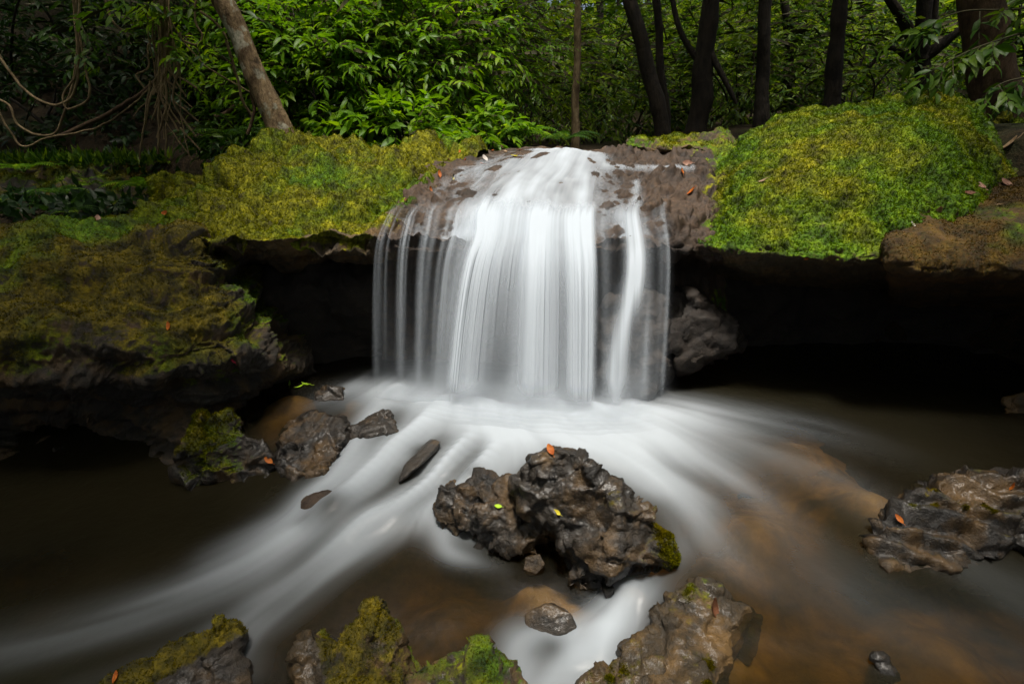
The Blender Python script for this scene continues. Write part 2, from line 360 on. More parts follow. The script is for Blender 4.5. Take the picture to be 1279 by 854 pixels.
# flow lines (photograph pixels): points, foam strength at start / end, half width in metres
FLOW = [
    ([(560, 515), (520, 548), (470, 585), (420, 625), (360, 670), (300, 705), (220, 738), (120, 770), (0, 800), (-150, 830)], [1.0, .95, .85, .75, .8, .55, .34, .24, .17, .1], .075),
    ([(620, 525), (570, 575), (505, 620), (450, 665), (390, 705), (330, 740), (285, 775), (200, 815), (60, 860)], [1, .95, .85, .9, .5, .34, .24, .08, .03], .05),
    ([(650, 530), (600, 590), (545, 625), (490, 665), (430, 700), (370, 745), (310, 790), (300, 830)], [1, .9, .5, .4, .36, .26, .3, .15], .045),
    ([(500, 495), (470, 520), (452, 550), (420, 590), (372, 640), (320, 668), (270, 690)], [.75, .7, .75, .8, .75, .5, .2], .06),
    ([(470, 480), (440, 500), (420, 512), (400, 520)], [.5, .4, .2, .05], .09),
    ([(600, 520), (620, 550), (640, 575), (610, 600), (560, 635), (580, 665)], [1, 1, .7, .5, .55, .3], .07),
    ([(700, 530), (760, 560), (815, 600), (850, 640), (875, 680), (920, 720), (1000, 760), (1120, 830)], [1, 1, .9, .55, .22, .08, .03, .01], .09),
    ([(740, 525), (820, 555), (890, 590), (940, 640), (1000, 700), (1100, 770), (1279, 840)], [1, .85, .4, .13, .06, .05, .04], .10),
    ([(790, 520), (880, 545), (950, 570), (1040, 610), (1150, 690), (1279, 760)], [.8, .45, .2, .08, .05, .06], .09),
    ([(840, 515), (930, 530), (1040, 555), (1150, 590)], [.35, .22, .06, 0], .10),
    ([(680, 520), (680, 545), (700, 560), (760, 575)], [1, 1, 1, .8], .10),
    ([(855, 700), (815, 730), (775, 752), (750, 785), (715, 815), (680, 850), (640, 890)], [.1, .15, .75, .85, .7, .55, .3], .055),
    ([(790, 745), (765, 780), (700, 770), (650, 785), (645, 830)], [.2, .8, .45, .45, .4], .05),
    ([(720, 800), (760, 815), (730, 840)], [.6, .5, .4], .05),
    ([(475, 500), (540, 515), (640, 530), (740, 535), (800, 535), (860, 530)], [.45, .8, 1, 1, .9, .5], .10),
    ([(560, 530), (640, 550), (740, 560), (810, 560)], [.8, 1, 1, .8], .12),
    ([(545, 655), (560, 685), (600, 700), (640, 710)], [.3, .45, .12, 0], .03),
]
fw = np.zeros_like(wx); fdx = np.zeros_like(wx); fdy = np.zeros_like(wx); foam0 = np.zeros_like(wx)
for fi, (pts, st, wdt) in enumerate(FLOW):
    L = np.array([PZ(a, b, -0.06 if b < 640 else -0.12)[:2] for a, b in pts]); L = cr(L, 60); S = cr(np.array(st), 60)
    tg = np.gradient(L, axis=0); tg /= np.linalg.norm(tg, axis=1, keepdims=True) + 1e-9
    best = np.zeros_like(wx)
    for k in range(60):
        d2 = (wx - L[k, 0]) ** 2 + (wy - L[k, 1]) ** 2
        w = np.exp(-d2 / (2 * (wdt * 1.8) ** 2)) + 1e-7 / (d2 + 0.05); w = w * (0 if fi in (14, 15) else 1); fdx += w * tg[k, 0]; fdy += w * tg[k, 1]
        best = np.maximum(best, np.clip(S[k], 0, 1) * np.exp(-d2 / (2 * wdt ** 2)))
    foam0 = 1 - (1 - foam0) * (1 - 0.92 * best)
nn = np.hypot(fdx, fdy) + 1e-9; fdx /= nn; fdy /= nn
def sample(A, x, y):
    ix = np.clip(np.interp(x, gx, np.arange(len(gx))), 0, len(gx) - 1.001); iy = np.clip(np.interp(y, gy, np.arange(len(gy))), 0, len(gy) - 1.001)
    i = ix.astype(int); j = iy.astype(int); fx = ix - i; fy = iy - j
    return (A[i, j] * (1 - fx) * (1 - fy) + A[i + 1, j] * fx * (1 - fy) + A[i, j + 1] * (1 - fx) * fy + A[i + 1, j + 1] * fx * fy)
FX = fdx.reshape(GX.shape); FY = fdy.reshape(GX.shape)
Q = np.stack([wx, wy, 0 * wx], 1)
src = (0.9 * noise(Q * 16, 3) + 0.45 * noise(Q * 34, 4) + 1.1 * noise(Q * 7, 8)).reshape(GX.shape)
lic = sample(src, wx, wy)
for sgn in (1, -1):
    x, y = wx.copy(), wy.copy()
    for k in range(26):
        vx = sample(FX, x, y); vy = sample(FY, x, y); x = x + sgn * vx * 0.012; y = y + sgn * vy * 0.012
        lic = lic + sample(src, x, y) * (1 - k / 28)
lic = lic / (lic.std() + 1e-9)
foam = np.clip(foam0 * (1 + 0.13 * lic * (1.2 - foam0)) + 0.02 * lic * sstep(0.02, 0.3, foam0), 0, 0.97)
foam = np.where(foam0 > 0.97, np.maximum(foam, 0.86 + 0.03 * lic), foam); foam = np.clip(foam, 0, 0.96)
for px_, py_, rr_, ff_ in ((412, 632, .085, .75), (528, 572, .06, .7), (505, 595, .06, .6), (590, 602, .06, .5), (690, 775, .05, .6), (380, 640, .05, .4)):
    c_ = PZ(px_, py_, -0.06); foam = foam * (1 - ff_ * np.exp(-((wx - c_[0]) ** 2 + (wy - c_[1]) ** 2) / rr_ ** 2))     # thin clear water over drowned stones
thin = np.clip(0.018 * (lic - 0.3) * sstep(0.0, 0.06, foam0), 0, 0.08); foam = np.maximum(foam, thin)
hump = 0
for px_, py_, rr_, hh_ in ((415, 632, .13, .035), (525, 578, .1, .02), (585, 605, .09, .015), (690, 770, .08, .012)):
    c_ = PZ(px_, py_, -0.06); hump = hump + hh_ * np.exp(-((wx - c_[0]) ** 2 + (wy - c_[1]) ** 2) / rr_ ** 2)
wz = wz + hump
wv = np.stack([wx, wy, wz + 0.035 * sstep(0.45, 1.0, foam0) + 0.004 * lic * foam0], 1)
obj('pool_water', mesh_np('pool_water', wv, [grid_faces(*GX.shape)], dict(foam=foam, depth=wd)), M['pool'], kind='structure')
bedz = wz - wd + 0.015 * fbm(Q, 9, 3, 21) * np.minimum(1, wd / 0.1)
BG = np.stack([wx, wy, np.minimum(bedz, wz - 0.008)], 1).reshape(GX.shape + (3,))[::2, ::2]
obj('stream_bed', mesh_np('stream_bed', BG.reshape(-1, 3), [grid_faces(*BG.shape[:2])]), M['bed'], kind='structure')

def ground_z(x, y):
    P = np.stack([x, y, 0 * x], 1)
    up = 1.18 + 0.05 * fbm(P, 0.7, 3, 31)
    up = up + (0.10 * fbm(P, 2.2, 3, 37) + 0.05 * fbm(P, 7, 2, 38)) * sstep(-1.4, -2.2, x)
    up = up - 0.45 * sstep(-1.7, -2.4, x) * sstep(6.7, 6.1, y)                              # hollow behind the near bank
    up = up - 0.3 * sstep(5.7, 5.1, y) * sstep(3.6, 3.0, np.abs(x))
    up = up + sstep(-1.2, -4.5, x) * np.maximum(0, y - 6.6) * 0.6                           # dark hillside
    up = up + 0.15 * np.maximum(0, y - 13) * (1 + 0.3 * fbm(P, 0.06, 2, 33)) + 0.25 * np.maximum(0, np.abs(x) - 9)
    up = up + 0.3 * sstep(2.0, 4.0, x)
    bank = sstep(2.9, 4.3, np.abs(x) + 0.12 * np.minimum(0, y))
    low = -0.9 + (up + 1.1) * bank
    k = sstep(3.85, 4.15, y)
    return np.minimum(low * (1 - k) + up * k, 40)
ax = np.concatenate([-np.geomspace(90, 6, 26)[:-1], np.linspace(-6, 6, 100), np.geomspace(6, 90, 26)[1:]])
ay = np.concatenate([-np.geomspace(60, 2, 16)[:-1], np.linspace(-2, 16, 130), np.geomspace(16, 140, 30)[1:]])
AX, AY = np.meshgrid(ax, ay, indexing='ij')
obj('ground', mesh_np('ground', np.stack([AX.ravel(), AY.ravel(), ground_z(AX.ravel(), AY.ravel())], 1), [grid_faces(*AX.shape)]), M['ground'], kind='structure')
def gz(x, y): return float(ground_z(np.array([x], float), np.array([y], float))[0])

# ---------------------------------------------------------------- rocks
def tufts(V, F, mask, n, length, parent, lean=0.5, seed=1, tmat=None):
    """short moss fibres standing on the mossy part of a rock, one mesh"""
    r = np.random.default_rng(seed); T = np.concatenate([f if f.shape[1] == 3 else np.concatenate([f[:, [0, 1, 2]], f[:, [0, 2, 3]]]) for f in F])
    A = V[T[:, 0]]; B = V[T[:, 1]]; C = V[T[:, 2]]; nrm = np.cross(B - A, C - A); ar = np.linalg.norm(nrm, axis=1)
    w = ar * np.clip(mask[T].mean(1), 0, 1) ** 1.5
    if w.sum() <= 0: return None
    k = r.choice(len(T), n, p=w / w.sum()); u = r.random((n, 2)); u = np.where((u.sum(1) > 1)[:, None], 1 - u, u)
    P = A[k] + (B - A)[k] * u[:, :1] + (C - A)[k] * u[:, 1:]; N = nrm[k] / (ar[k][:, None] + 1e-12)
    D = N + lean * r.normal(size=(n, 3)) + np.array([0, 0, -0.15]); D /= np.linalg.norm(D, axis=1, keepdims=True)
    S = np.cross(D, r.normal(size=(n, 3))); S /= np.linalg.norm(S, axis=1, keepdims=True)
    ln = length * (0.5 + r.random(n))[:, None]
    b = P - N * 0.002
    VV = np.stack([b - S * ln * 0.22, b + S * ln * 0.22, b + D * ln], 1).reshape(-1, 3)
    t = r.random(n).repeat(3) * 0.6; t[2::3] += 0.4 * r.random(n)
    return obj('moss', mesh_np('moss', VV, [np.arange(3 * n).reshape(-1, 3)], dict(tint=t), smooth=False), tmat or M['moss'], parent, kind='stuff')

def rock_thing(name, label, mat, V, F, moss, parent_kw=None, ntuft=0, tlen=0.012, category='rock', group=None, lean=0.5, kind=None):
    o = obj(name, mesh_np(name, V, F, dict(moss=moss)), mat)
    if kind: o['kind'] = kind
    else:
        o['label'] = label; o['category'] = category
        if group: o['group'] = group
    if ntuft: tufts(V, F, sstep(0.45, 0.75, moss), ntuft, tlen, o, lean, len(label), {'boulder_rock': M['moss_green'], 'rusty_rock': M['moss_rust'], 'ledge_rock': M['moss']}.get(mat.name, M['moss_gold']))
    return o

def loft_rock(cols, nu, nv, disp, mossf):
    G = loft(cols, nu, nv); N = grid_normals(G)
    if N[:, : nv // 3, 2].mean() < 0: N = -N; flip = True
    else: flip = False
    V = G.reshape(-1, 3); N = N.reshape(-1, 3)
    V = V + N * disp(V, N)[:, None]
    F = grid_faces(nu, nv); F = F[:, ::-1] if flip else F
    N2 = vnormals(V, [F]); 
    return V, [F], np.clip(mossf(V, N2), 0, 1)

def hull_rock(blobs, voxel, disp, mossf, smooth=0):
    """angular blocks (convex hulls of places on the photo) fused by a voxel remesh, then roughened"""
    bm = bmesh.new()
    for pts in blobs:
        vsn = [bm.verts.new(p) for p in pts]
        r = bmesh.ops.convex_hull(bm, input=vsn)
        bmesh.ops.delete(bm, geom=[v for v in set(r['geom_interior'] + r['geom_unused']) if isinstance(v, bmesh.types.BMVert) and not v.link_faces], context='VERTS')
    m = bpy.data.meshes.new('tmp'); bm.to_mesh(m); bm.free(); o = bpy.data.objects.new('tmp', m); COL.objects.link(o)
    md = o.modifiers.new('r', 'REMESH'); md.mode = 'VOXEL'; md.voxel_size = voxel * 1.1; md.adaptivity = 0
    if smooth:
        ms = o.modifiers.new('s', 'SMOOTH'); ms.iterations = smooth; ms.factor = 0.5
    dg = bpy.context.evaluated_depsgraph_get(); e = o.evaluated_get(dg).to_mesh()
    V = np.empty(len(e.vertices) * 3, np.float32); e.vertices.foreach_get('co', V); V = V.reshape(-1, 3).astype(float)
    L = np.empty(len(e.loops), np.int32); e.loops.foreach_get('vertex_index', L); st = np.empty(len(e.polygons), np.int32); tt = st.copy()
    e.polygons.foreach_get('loop_start', st); e.polygons.foreach_get('loop_total', tt)
    F = []
    for k in (3, 4):
        s = st[tt == k]
        if len(s): F.append(np.stack([L[s + i] for i in range(k)], 1))
    bpy.data.objects.remove(o, do_unlink=True); bpy.data.meshes.remove(m)
    N = vnormals(V, F); V = V + N * disp(V, N)[:, None]; N2 = vnormals(V, F)
    return V, F, np.clip(mossf(V, N2), 0, 1)

def d_moss(V, N):
    a = 0.09 * fbm(V, (2.0, 2.0, 2.6), 3, 41) + 0.15 * billow(V + 0.05 * np.stack([noise(V * 4, 7), noise(V * 4, 8), noise(V * 4, 9)], 1), (2.4, 2.0, 2.6), 1, 44) + 0.06 * billow(V, (6, 4.5, 6), 2, 47) + 0.022 * billow(V, (17, 12, 17), 2, 52) - 0.05
    return a * (0.5 + 0.5 * sstep(-0.3, 0.5, N[:, 2]))
def d_boulder(V, N):
    a = 0.07 * fbm(V, (1.8, 1.8, 2.2), 3, 41) + 0.03 * billow(V, (2.6, 2.2, 2.2), 1, 44) + 0.018 * billow(V, (8, 7, 5), 2, 47) + 0.020 * billow(V, (21, 18, 12), 2, 52) - 0.02
    return a * (0.5 + 0.5 * sstep(-0.3, 0.5, N[:, 2]))
def d_strata(V, N):                    # stratified bank: thin rough shelves
    z = V[:, 2] + 0.12 * V[:, 0] + 0.05 * fbm(V, 1.8, 2, 60)
    s = np.abs(((z * 5.5 + 0.5 * fbm(V, 2.5, 2, 61)) % 1.0) - 0.5) * 2
    return 0.07 * fbm(V, 2.8, 4, 62) + 0.06 * (sstep(0.1, 0.7, s) - 0.5) + 0.028 * facets(V, (4.5, 4.5, 9), 65) + 0.04 * ridged(V, (7, 7, 16), 3, 63) + 0.02 * ridged(V, (22, 22, 40), 2, 66) + 0.006 * fbm(V, 60, 2, 64)
def d_smooth(V, N):
    return 0.035 * fbm(V, 3.5, 3, 71) + 0.020 * ridged(V, 8, 3, 72) + 0.006 * fbm(V, 45, 2, 73)
def d_crag(a=1.0, s=1.0):
    def f(V, N): return a * (0.024 * fbm(V, 5 * s, 3, 81) + 0.046 * facets(V + 0.010 * noise(V * 30, 3)[:, None], 6 * s, 83) + 0.018 * facets(V + 0.006 * noise(V * 60, 4)[:, None], 17 * s, 86) + 0.012 * ridged(V, (9 * s, 9 * s, 13 * s), 3, 87) + 0.006 * ridged(V, (34 * s, 34 * s, 44 * s), 2, 88) - 0.010 + 0.004 * fbm(V, 80, 2, 85))
    return f
def d_round(a=1.0):
    def f(V, N): return a * (0.016 * fbm(V, 7, 3, 91) + 0.004 * fbm(V, 50, 2, 92))
    return f
def no_moss(V, N): return np.zeros(len(V))

# mossy slab left of the falls
A = [
    [(235, 240, 4.6), (195, 266, 4.1), (150, 287, 3.6), (110, 299, 3.25), (100, 308, 3.1), (110, 330, 3.3), (120, 360, 3.8)],
    [(262, 186, 4.9), (232, 226, 4.2), (212, 264, 3.55), (203, 288, 3.2), (203, 303, 3.05), (215, 325, 3.2), (225, 360, 3.8)],
    [(310, 167, 4.9), (300, 205, 4.1), (290, 245, 3.5), (285, 280, 3.15), (285, 300, 3.0), (290, 314, 3.15), (295, 350, 3.8)],
    [(380, 171, 5.2), (375, 205, 4.2), (370, 245, 3.55), (372, 280, 3.15), (375, 299, 3.0), (375, 312, 3.15), (380, 345, 3.8)],
    [(460, 177, 5.3), (450, 205, 4.25), (440, 245, 3.6), (440, 285, 3.15), (445, 303, 3.0), (445, 312, 3.15), (440, 345, 3.8)],
    [(545, 179, 5.4), (525, 198, 4.5), (498, 232, 3.85), (468, 280, 3.22), (468, 304, 3.02), (470, 313, 3.15), (475, 345, 3.8)],
    [(625, 179, 5.6), (600, 190, 4.9), (570, 215, 4.2), (520, 265, 3.5), (500, 298, 3.18), (500, 310, 3.3), (500, 345, 3.9)],
]
def mossA(V, N):
    px, py = proj(V); edge = px - (615 - (py - 180) * 1.32)            # bare brown rock towards the falls
    return 0.78 * sstep(35, -35, edge + 60 * fbm(V, 5, 3, 101)) + 0.25 * (sstep(-0.1, 0.6, N[:, 2]) - 0.6) - 0.7 * sstep(0.0, -0.5, N[:, 2]) + 0.3 * fbm(V, 4, 3, 102)
V, F, mo = loft_rock(A, 370, 250, lambda V, N: d_moss(V, N) * 0.9, mossA)
rock_thing('mossy_ledge', 'broad yellow green mossy rock ledge with brown bare end beside the waterfall', M['ledge'], V, F, mo, ntuft=140000, tlen=0.012, category='rock ledge')

# layered mossy bank standing in the left pool
B = [
    [(-420, 290, 3.5), (-420, 315, 3.0), (-420, 370, 2.6), (-420, 430, 2.35), (-420, 470, 2.45), (-420, 540, 2.5), (-420, 620, 2.2), (-420, 680, 2.05)],
    [(-180, 296, 3.5), (-180, 320, 3.0), (-180, 370, 2.62), (-180, 440, 2.33), (-180, 470, 2.5), (-180, 530, 2.8), (-180, 600, 2.45), (-180, 670, 2.05)],
    [(0, 300, 3.5), (0, 313, 3.05), (0, 360, 2.68), (0, 440, 2.36), (0, 472, 2.5), (0, 530, 2.85), (0, 596, 2.5), (0, 650, 2.25)],
    [(100, 294, 3.5), (95, 306, 3.1), (95, 360, 2.75), (95, 445, 2.42), (95, 478, 2.6), (95, 535, 2.95), (95, 585, 2.6), (95, 640, 2.3)],
    [(190, 288, 3.5), (180, 303, 3.1), (180, 360, 2.8), (185, 420, 2.52), (187, 458, 2.44), (188, 495, 2.65), (190, 570, 2.7), (190, 630, 2.4)],
    [(240, 288, 3.5), (237, 302, 3.08), (235, 350, 2.88), (240, 400, 2.66), (247, 440, 2.55), (252, 475, 2.6), (240, 580, 2.45), (240, 640, 2.25)],
    [(268, 305, 3.4), (272, 330, 3.15), (278, 362, 3.0), (288, 402, 2.82), (302, 438, 2.72), (306, 470, 2.85), (292, 512, 2.95), (280, 560, 2.7)],
    [(300, 330, 3.55), (308, 360, 3.4), (318, 400, 3.2), (332, 432, 3.1), (352, 460, 3.1), (350, 474, 3.25), (338, 488, 3.35), (328, 500, 3.4)],
    [(330, 335, 3.9), (340, 365, 3.75), (350, 400, 3.6), (370, 435, 3.45), (385, 455, 3.35), (392, 468, 3.45), (385, 480, 3.5), (375, 492, 3.5)],
]
def mossB(V, N):
    px, py = proj(V)
    return 0.62 + 0.45 * (N[:, 2] - 0.35) + 0.45 * fbm(V, 3.5, 4, 111) - 0.75 * sstep(450, 500, py) - 0.5 * sstep(285, 335, px) * sstep(380, 440, py)
V, F, mo = loft_rock(B, 350, 270, d_strata, mossB)
rock_thing('mossy_bank', 'dark layered bank with olive moss shelves overhanging the still brown pool', M['bank'], V, F, mo, ntuft=70000, tlen=0.011, category='rock bank')

# brown rock carrying the cascade
C = [
    [(600, 181, 5.6), (540, 200, 4.6), (515, 232, 3.85), (478, 280, 3.22), (472, 303, 3.0), (472, 314, 3.1), (475, 345, 3.5), (475, 470, 3.55)],
    [(640, 181, 5.6), (600, 197, 4.5), (565, 226, 3.85), (530, 268, 3.35), (525, 303, 3.02), (525, 314, 3.1), (525, 345, 3.5), (525, 470, 3.55)],
    [(680, 182, 5.6), (655, 194, 4.4), (620, 222, 3.82), (595, 260, 3.4), (588, 303, 3.05), (588, 316, 3.12), (588, 345, 3.5), (588, 470, 3.55)],
    [(715, 182, 5.6), (705, 192, 4.35), (680, 222, 3.8), (665, 260, 3.4), (660, 303, 3.08), (660, 316, 3.12), (660, 345, 3.5), (660, 470, 3.5)],
    [(765, 182, 5.6), (755, 195, 4.4), (745, 224, 3.85), (738, 262, 3.4), (735, 303, 3.08), (735, 316, 3.12), (735, 345, 3.45), (735, 470, 3.4)],
    [(820, 181, 5.6), (815, 199, 4.4), (812, 214, 4.05), (805, 255, 3.45), (800, 300, 3.08), (800, 316, 3.12), (800, 345, 3.4), (800, 470, 3.35)],
    [(880, 177, 5.6), (875, 199, 4.4), (872, 214, 4.1), (862, 255, 3.5), (858, 305, 3.08), (860, 322, 3.15), (860, 350, 3.45), (860, 470, 3.4)],
    [(960, 176, 5.6), (940, 199, 4.5), (920, 220, 4.1), (905, 262, 3.55), (900, 312, 3.12), (905, 330, 3.25), (910, 355, 3.6), (915, 470, 3.6)],
]
def dC(V, N):
    px, py = proj(V); worn = sstep(545, 600, px) * sstep(775, 735, px); k = 1 - 0.8 * worn
    return 0.06 * fbm(V, 2.6, 3, 120) + (0.05 * billow(V, (4.0, 4.0, 5), 2, 121)) * (1 - .5 * worn) + k * (0.012 * facets(V, 8, 126) + 0.03 * billow(V, (11, 11, 13), 2, 122) + 0.006 * fbm(V, 45, 2, 124)) - 0.03
def mossC(V, N):
    px, py = proj(V); return 0.7 * sstep(860, 905, px + 40 * fbm(V, 6, 2, 7)) * sstep(0.2, 0.6, N[:, 2]) + 0.75 * sstep(190, 178, py) * sstep(0.3, 0.7, N[:, 2]) * sstep(790, 850, px)
V, F, mo = loft_rock(C, 310, 330, dC, mossC); CROCK = V.reshape(310, 330, 3)
kr = np.concatenate([np.arange(0, 236), np.arange(238, 330, 5)]); V = CROCK[:, kr].reshape(-1, 3); mo = mo.reshape(310, 330)[:, kr].ravel(); F = [grid_faces(310, len(kr))[:, ::-1]]
rock_thing('cascade_rock', 'brown wet stepped rock that the waterfall pours over', M['brown'], V, F, mo, ntuft=9000, tlen=0.012)

# the big mossy boulder right of the falls
D = [
    [(912, 186, 4.75), (895, 215, 4.25), (883, 250, 3.75), (874, 282, 3.4), (872, 304, 3.15), (885, 324, 3.3), (890, 360, 3.9)],
    [(962, 145, 4.75), (932, 190, 4.05), (920, 240, 3.5), (915, 285, 3.15), (916, 314, 3.0), (925, 328, 3.15), (930, 360, 3.9)],
    [(1045, 126, 4.8), (1022, 165, 3.95), (1005, 215, 3.4), (1000, 270, 3.05), (1000, 318, 2.88), (1005, 332, 3.05), (1005, 360, 3.9)],
    [(1135, 118, 4.7), (1120, 150, 3.85), (1100, 210, 3.25), (1085, 270, 2.95), (1085, 322, 2.82), (1085, 335, 3.0), (1085, 365, 3.9)],
    [(1200, 121, 4.6), (1200, 150, 3.8), (1188, 200, 3.25), (1165, 245, 3.05), (1152, 290, 2.92), (1150, 330, 2.95), (1150, 365, 3.9)],
    [(1240, 152, 4.5), (1248, 180, 3.9), (1245, 212, 3.45), (1232, 244, 3.22), (1225, 280, 3.05), (1225, 330, 3.0), (1220, 365, 3.9)],
    [(1262, 200, 4.5), (1275, 222, 4.0), (1275, 240, 3.6), (1265, 262, 3.4), (1260, 290, 3.2), (1260, 330, 3.1), (1260, 365, 3.9)],
]
def mossD(V, N):
    px, py = proj(V); return 0.86 + 0.3 * fbm(V, 4, 3, 131) - 0.6 * sstep(0.05, -0.5, N[:, 2]) - 0.22 * sstep(230, 330, py) - 0.2 * sstep(1200, 1260, px)
V, F, mo = loft_rock(D, 320, 260, d_boulder, mossD)
rock_thing('mossy_boulder', 'huge rounded boulder blanketed in bright green moss beside the waterfall', M['boulder'], V, F, mo, ntuft=140000, tlen=0.012, category='boulder')

E = [
    [(1160, 228, 4.0), (1135, 258, 3.7), (1122, 298, 3.4), (1120, 326, 3.3), (1124, 342, 3.4), (1126, 375, 3.9)],
    [(1140, 232, 3.7), (1122, 262, 3.2), (1111, 300, 2.86), (1111, 328, 2.76), (1118, 342, 2.9), (1120, 375, 3.7)],
    [(1205, 236, 3.7), (1198, 264, 3.15), (1190, 302, 2.82), (1190, 334, 2.7), (1190, 347, 2.85), (1190, 380, 3.7)],
    [(1280, 222, 3.7), (1280, 256, 3.1), (1280, 300, 2.78), (1280, 337, 2.65), (1280, 350, 2.8), (1280, 385, 3.7)],
    [(1420, 205, 3.7), (1420, 245, 3.1), (1420, 300, 2.7), (1420, 342, 2.55), (1420, 355, 2.7), (1420, 390, 3.7)],
    [(1650, 190, 3.7), (1650, 240, 3.0), (1650, 300, 2.6), (1650, 350, 2.4), (1650, 365, 2.6), (1650, 400, 3.7)],
]
def mossE(V, N):
    px, py = proj(V); return 0.2 + 0.5 * fbm(V, 4, 4, 141) + 0.15 * N[:, 2] - 0.3 * sstep(0.0, -0.5, N[:, 2])
V, F, mo = loft_rock(E, 220, 150, lambda V, N: 0.03 * fbm(V, 4, 3, 142) + 0.026 * ridged(V, (8, 8, 18), 3, 143) + 0.008 * fbm(V, 50, 2, 144), mossE)
rock_thing('brown_ledge', 'rusty brown ledge strewn with dry leaves against the big green boulder', M['rust'], V, F, np.clip(mo + .3, 0, 1), ntuft=30000, tlen=0.010, category='rock ledge')

# recess wall below the ledges
W = [[(x, 300, 3.95), (x, 360, y1), (x, 430, y2), (x, 480, y3), (x, 550, y4), (x, 640, y4 - 0.75)] for x, y1, y2, y3, y4 in
     ((-500, 3.6, 3.6, 3.5, 3.2), (60, 3.7, 3.6, 3.5, 3.25), (300, 3.6, 3.5, 3.5, 3.25), (420, 3.55, 3.65, 3.6, 3.3), (500, 3.7, 3.8, 3.6, 3.35), (640, 3.6, 3.6, 3.5, 3.35),
      (800, 3.5, 3.5, 3.4, 3.3), (920, 3.8, 3.9, 3.7, 3.2), (1040, 3.95, 4.0, 3.8, 3.05), (1160, 3.95, 4.0, 3.6, 2.85), (1280, 3.9, 3.9, 3.4, 2.75), (1500, 3.7, 3.6, 3.1, 2.6), (2000, 3.4, 3.2, 2.9, 2.5))]
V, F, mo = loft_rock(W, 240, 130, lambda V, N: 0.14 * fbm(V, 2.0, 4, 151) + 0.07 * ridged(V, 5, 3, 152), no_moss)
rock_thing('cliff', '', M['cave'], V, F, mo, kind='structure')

# ---- rocks in the stream: blocks given as (pixel x, pixel y, height in metres)
def blk(*pts): return [Vector(PZ(*p)) for p in pts]
def m_top(a=0.0, s=4, k=0.6, sd=161):
    return lambda V, N: a + k * (N[:, 2] - 0.4) + 0.45 * fbm(V, s, 4, sd)
def rock(name, label, mat, blobs, voxel=0.008, disp=None, moss=no_moss, nt=0, tl=0.01, smooth=0, **kw):
    V, F, mo = hull_rock([blk(*b) for b in blobs], voxel, disp or d_crag(), moss, smooth)
    return rock_thing(name, label, mat, V, F, mo, ntuft=nt, tlen=tl, **kw)
def mc(V, N):
    px, py = proj(V); return 0.06 + 0.2 * N[:, 2] + 0.4 * fbm(V, 6, 3, 171) + 0.35 * sstep(790, 835, px)
rock('angular_rock', 'tall angular dark rock parting the stream, an orange leaf on its peak', M['dark'], [
    [(672, 566, .30), (688, 557, .33), (718, 566, .32), (738, 580, .27), (640, 600, .16), (655, 640, .10), (700, 655, .08), (745, 655, .10), (770, 615, .20), (635, 640, -.2), (690, 690, -.25), (760, 700, -.25), (780, 640, -.2), (700, 600, -.2)],
    [(735, 585, .25), (768, 606, .22), (778, 626, .20), (800, 622, .19), (838, 690, .03), (836, 668, .08), (810, 700, .0), (762, 722, -.02), (720, 700, .0), (700, 655, .06), (740, 735, -.2), (830, 705, -.25), (690, 700, -.25), (780, 640, -.2)],
    [(700, 640, .10), (735, 650, .09), (752, 685, .02), (700, 685, .0), (700, 700, -.2), (745, 720, -.2), (760, 680, -.2)],
    [(715, 690, -.04), (748, 700, -.03), (760, 740, -.12), (725, 745, -.14), (710, 720, -.1), (720, 740, -.3), (760, 740, -.3)],
], 0.0072, d_crag(1.15), mc, 9000, 0.009)
rock('rubble_rock', 'low rough brown rock half under the stream left of the angular rock', M['dark'], [
    [(560, 605, .05), (590, 592, .08), (635, 600, .10), (660, 620, .08), (540, 630, -.02), (548, 655, -.07), (600, 660, -.05), (640, 680, -.07), (670, 690, -.1), (560, 680, -.3), (660, 710, -.3), (640, 620, -.3), (560, 620, -.3)],
    [(590, 630, .05), (640, 625, .07), (690, 660, .0), (640, 690, -.08), (595, 675, -.09), (600, 690, -.3), (680, 700, -.3)],
], 0.007, d_crag(1.0, 1.4), no_moss)
rock('pebble_rock', 'small dark round stone below the rubble rock', M['dark'], [[(655, 695, -.09), (675, 690, -.07), (682, 705, -.09), (670, 718, -.13), (652, 712, -.13), (660, 720, -.25), (680, 715, -.25), (665, 695, -.25)]], 0.005, d_round(.6))
rock('drowned_rock', 'smooth rounded stone awash in white foam of the little chute', M['dark'], [[(655, 765, -.15), (685, 752, -.12), (715, 765, -.13), (722, 785, -.17), (690, 800, -.19), (655, 790, -.19), (690, 810, -.35), (720, 790, -.35), (650, 790, -.35), (690, 755, -.35)]], 0.006, d_round(), smooth=6)
def mR1(V, N):
    px, py = proj(V); return 0.55 + 0.5 * (N[:, 2] - 0.4) + 0.4 * fbm(V, 5, 3, 181) - 0.5 * sstep(290, 325, px) - 0.3 * sstep(560, 600, py)
rock('mossy_rock', 'moss topped craggy rock between the still pool and the golden shallows', M['dark'], [
    [(250, 520, .16), (285, 512, .16), (300, 530, .12), (225, 560, .05), (220, 590, -.08), (260, 605, -.13), (305, 600, -.12), (315, 565, .0), (230, 600, -.3), (310, 600, -.3), (300, 540, -.2), (240, 545, -.2)],
    [(300, 545, .07), (330, 545, .06), (338, 575, -.02), (330, 600, -.11), (290, 604, -.12), (300, 600, -.3), (340, 600, -.3), (330, 560, -.2)],
], 0.007, d_crag(1.1), mR1, 14000, 0.012)
